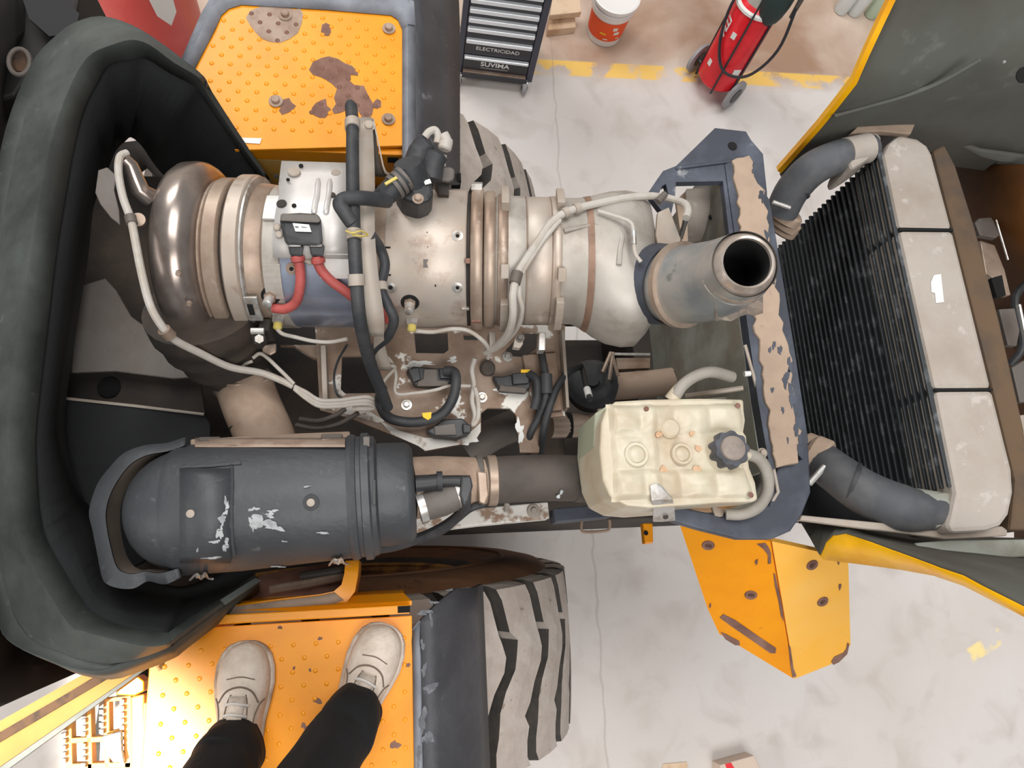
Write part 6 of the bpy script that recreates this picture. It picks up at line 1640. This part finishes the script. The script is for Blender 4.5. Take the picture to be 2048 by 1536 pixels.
# red drum beyond the shroud
db = W(338, 112, H)
dr = thing('red_drum', 'red ribbed plastic drum beyond the black shroud', 'drum', db)
obj('drum_body', MB().lathe(db, (0, 0, 1), [(0, 0.20), (0.01, 0.215), (0.06, 0.225), (0.065, 0.232), (0.075, 0.232), (0.08, 0.225), (0.105, 0.228), (0.11, 0.234), (0.12, 0.234), (0.125, 0.228), (0.15, 0.232), (0.155, 0.238), (0.165, 0.238), (0.17, 0.232), (0.22, 0.238), (0.226, 0.246), (0.24, 0.246), (0.246, 0.25), (0.98, 0.29), (0.99, 0.305), (1.02, 0.305), (1.02, 0.28), (0.5, 0.262)], 60), 'drum_red', dr, angle=50)
for i, (s_, z, ang) in enumerate((('LA', 0.50, -105), ('KOIL', 0.34, -112))):
    a = math.radians(ang)
    n = Vector((math.cos(a), math.sin(a), 0))
    t = Vector((-math.sin(a), math.cos(a), 0))
    r = 0.25 + 0.08 * (z - 0.246) + 0.003
    text_obj('drum_lettering', s_, 'drum_print', dr, db + n * (r + 0.004) - t * 0.04 + V(0, 0, z), t, V(0, 0, 1), 0.075, 0.0012)
a = math.radians(-52)
n = Vector((math.cos(a), math.sin(a), 0))
t = Vector((-math.sin(a), math.cos(a), 0))
obj('white_handle_patch', MB().add([db + n * (0.272 + 0.06 * (z - 0.5)) + t * q + V(0, 0, z) for q, z in ((0, 0.50), (0.05, 0.57), (0.06, 0.74), (-0.06, 0.74), (-0.05, 0.60))], [[0, 1, 2, 3, 4]]), 'white_label', dr, smooth=False, solid=0.004)
# cardboard scraps at the lower picture edge
cb = thing('cardboard_box', 'pale cardboard box with red stripe at the lower picture edge', 'box', W(1480, 1545, H))
obj('box_body', MB().prism(Wp([(1440, 1530), (1508, 1511), (1540, 1580), (1450, 1600)], H - 0.1), 0.1), 'cardboard', cb, smooth=False, bevel=0.003)
obj('red_stripe', MB().prism(Wp([(1450, 1528), (1462, 1525), (1474, 1545), (1458, 1550)], H - 0.101), 0.001), 'ext_red', cb, smooth=False)
tag(obj('paper_scrap', MB().prism(Wp([(1326, 1528), (1374, 1524), (1378, 1560), (1320, 1560)], H - 0.004), 0.003), 'wood', smooth=False), 'cream paper scrap at the lower picture edge', 'paper')
# ------------------------------------------------------------------ person on the near deck: trousers and shoes
pe = thing('person', 'person in black trousers and beige lace-up shoes standing on the deck', 'person', (-0.25, -0.3, H - DK))
ZD = H - DK
def shoe(toe, heel, width, lean):
    toe, heel = Vector(toe), Vector(heel)
    ax_ = (toe - heel)
    L_ = ax_.length
    ax_.normalize()
    sd = Vector((ax_.y, -ax_.x, 0))          # right of the walking direction
    # t along the shoe (0 heel), half width left, right, height of the upper
    st_ = [(0.0, 0.016, 0.016, 0.05), (0.02, 0.028, 0.028, 0.075), (0.08, 0.036, 0.036, 0.092), (0.2, 0.039, 0.039, 0.104), (0.32, 0.038, 0.037, 0.108), (0.45, 0.040, 0.039, 0.095), (0.58, 0.047, 0.045, 0.076), (0.7, 0.052, 0.049, 0.062),
           (0.82, 0.051, 0.046, 0.056), (0.91, 0.043, 0.038, 0.050), (0.965, 0.031, 0.026, 0.042), (0.992, 0.016, 0.013, 0.033), (1.0, 0.005, 0.004, 0.026)]
    k_ = width / 0.10
    rings = []
    for t, l, r, h in st_:
        c = heel + ax_ * (t * L_)
        row = []
        for j in range(20):
            a = PI * j / 19
            x = -math.cos(a)
            w_ = (l if x < 0 else r) * k_
            z = h * (abs(math.sin(a)) ** 0.75)
            row.append(c + sd * (x * w_ * (1 - 0.10 * (z / max(h, 1e-4)) ** 2)) + V(0, 0, 0.018 + z * 0.95))
        rings.append(row)
    n_ = len(rings)
    up_ = obj('shoe', MB().rings([r + [r[-1] - V(0, 0, 0.006), r[0] - V(0, 0, 0.006)] for r in rings], True), 'shoe', pe, sub=1)
    so = []
    for e, z in ((0.003, 0.0), (0.007, 0.006), (0.007, 0.018), (0.003, 0.023)):
        lp = []
        for t, l, r, h in st_:
            lp.append(heel + ax_ * (t * (L_ + 0.006) - 0.003) - sd * (l * k_ + e) + V(0, 0, z))
        for t, l, r, h in st_[::-1]:
            lp.append(heel + ax_ * (t * (L_ + 0.006) - 0.003) + sd * (r * k_ + e) + V(0, 0, z))
        so.append(lp)
    obj('sole', MB().rings(so, True), 'shoe_sole', up_)
    def on_top(t, x, lift=0.001):
        for (t0, l0, r0, h0), (t1, l1, r1, h1) in zip(st_, st_[1:]):
            if t0 <= t <= t1:
                q = (t - t0) / (t1 - t0)
                h = h0 + (h1 - h0) * q
                w_ = ((l0 + (l1 - l0) * q) if x < 0 else (r0 + (r1 - r0) * q)) * k_
        z = h * (max(1 - x * x, 0) ** 0.375)
        return heel + ax_ * (t * L_) + sd * (x * w_ * (1 - 0.1 * (1 - x * x))) + V(0, 0, 0.018 + z * 0.95 + lift)
    obj('toe_seam', MB().tube(smooth_path([on_top(0.58, -0.8), on_top(0.66, -0.5), on_top(0.69, 0), on_top(0.66, 0.5), on_top(0.58, 0.8)], 4), 0.0022, 6), 'seam', up_)
    for s_ in (-1, 1):
        obj('side_seam', MB().tube(smooth_path([on_top(0.30, 0.5 * s_), on_top(0.45, 0.55 * s_), on_top(0.58, 0.42 * s_), on_top(0.64, 0.3 * s_)], 4), 0.0016, 6), 'seam', up_)
        obj('quarter_seam', MB().tube(smooth_path([on_top(0.36, 0.93 * s_), on_top(0.46, 0.8 * s_), on_top(0.56, 0.84 * s_), on_top(0.60, 0.95 * s_)], 4), 0.0016, 6), 'seam', up_)
    obj('toe_crease', MB().tube(smooth_path([on_top(0.74, -0.55), on_top(0.76, 0), on_top(0.74, 0.55)], 4), 0.0014, 6), 'seam', up_)
    obj('tongue', MB().sheet([[on_top(t, x, 0.004) for x in (-0.34, 0, 0.34)] for t in (0.26, 0.36, 0.46, 0.56, 0.63)]), 'shoe', up_, solid=0.004)
    for i, t in enumerate((0.34, 0.42, 0.50, 0.57)):
        obj('lace', MB().tube(smooth_path([on_top(t, -0.5, 0.003), on_top(t + 0.015, -0.2, 0.010), on_top(t + 0.01, 0.2, 0.010), on_top(t - 0.005, 0.5, 0.003)], 4), 0.0034, 6), 'lace', up_)
    k0 = on_top(0.36, 0, 0.012)
    for s in (-1, 1):
        obj('lace_loop', MB().tube(smooth_path([k0, k0 + sd * 0.03 * s + ax_ * 0.012, k0 + sd * 0.05 * s - V(0, 0, 0.01), k0 + sd * 0.034 * s - ax_ * 0.018, k0], 4), 0.0032, 6), 'lace', up_)
    return up_
lt, lh = W(497, 1284, DK - 0.03), W(474, 1505, DK - 0.03)
rt_, rh = W(778, 1252, DK - 0.03), W(690, 1468, DK - 0.03)
for q in (lt, lh, rt_, rh):
    q.z = ZD
lh = lt + (lh - lt).normalized() * 0.305
rh = rt_ + (rh - rt_).normalized() * 0.305
shoe(lt, lh, 0.122, 0)
shoe(rt_, rh, 0.122, 0)
def legpath(px):
    return [W(*p) for p in px]
# trousers: one surface, two legs joined at the hips
la_ = lh + (lt - lh) * 0.24
ra_ = rh + (rt_ - rh) * 0.30
def leg_rings(ankle, fwd_, knee, hip, seed):
    pts = smooth_path([ankle + V(0, 0, 0.06), ankle + V(0, 0, 0.10) + (knee - ankle) * 0.05, ankle.lerp(knee, 0.35) + V(0, 0, 0.03), knee, knee.lerp(hip, 0.5), hip], 6)
    n_ = len(pts)
    rs_ = []
    rings = []
    for i, p in enumerate(pts):
        t = i / (n_ - 1)
        r = 0.066 + 0.016 * t + 0.03 * max(0, t - 0.5)
        q = pts[min(i + 1, n_ - 1)] - pts[max(i - 1, 0)]
        q.normalize()
        f = fwd_ - q * fwd_.dot(q)
        f.normalize()
        s = q.cross(f)
        row = []
        for j in range(28):
            a = 2 * PI * j / 28
            d_ = f * math.cos(a) * 1.18 + s * math.sin(a)
            w_ = 1 + 0.10 * noise.noise(Vector((math.cos(a) * 1.3 + seed, math.sin(a) * 1.3, t * 9))) + 0.05 * noise.noise(Vector((math.cos(a) * 3, math.sin(a) * 3 + seed, t * 26)))
            row.append(p + d_ * r * w_)
        rings.append(row)
    return rings
hipL, hipR = V(-0.37, -0.52, ZD + 0.86), V(-0.21, -0.55, ZD + 0.86)
kneeL, kneeR = V(-0.40, -0.42, ZD + 0.46), V(-0.23, -0.42, ZD + 0.46)
fl = (lt - lh).normalized()
frr = (rt_ - rh).normalized()
b = MB()
r1_ = leg_rings(la_, fl, kneeL, hipL, 1.0)
r2_ = leg_rings(ra_, frr, kneeR, hipR, 5.0)
b.rings(r1_, True, False, True)
b.rings(r2_, True, False, True)
hc = (hipL + hipR) / 2
b.rings([[hc + V(math.cos(a) * rx, math.sin(a) * ry - 0.01, z) for a in [2 * PI * k / 28 for k in range(28)]] for z, rx, ry in ((-0.08, 0.10, 0.09), (-0.04, 0.16, 0.11), (0.03, 0.175, 0.12), (0.12, 0.165, 0.115), (0.16, 0.16, 0.11))], True)
obj('trousers', b, 'trousers', pe, sub=1)
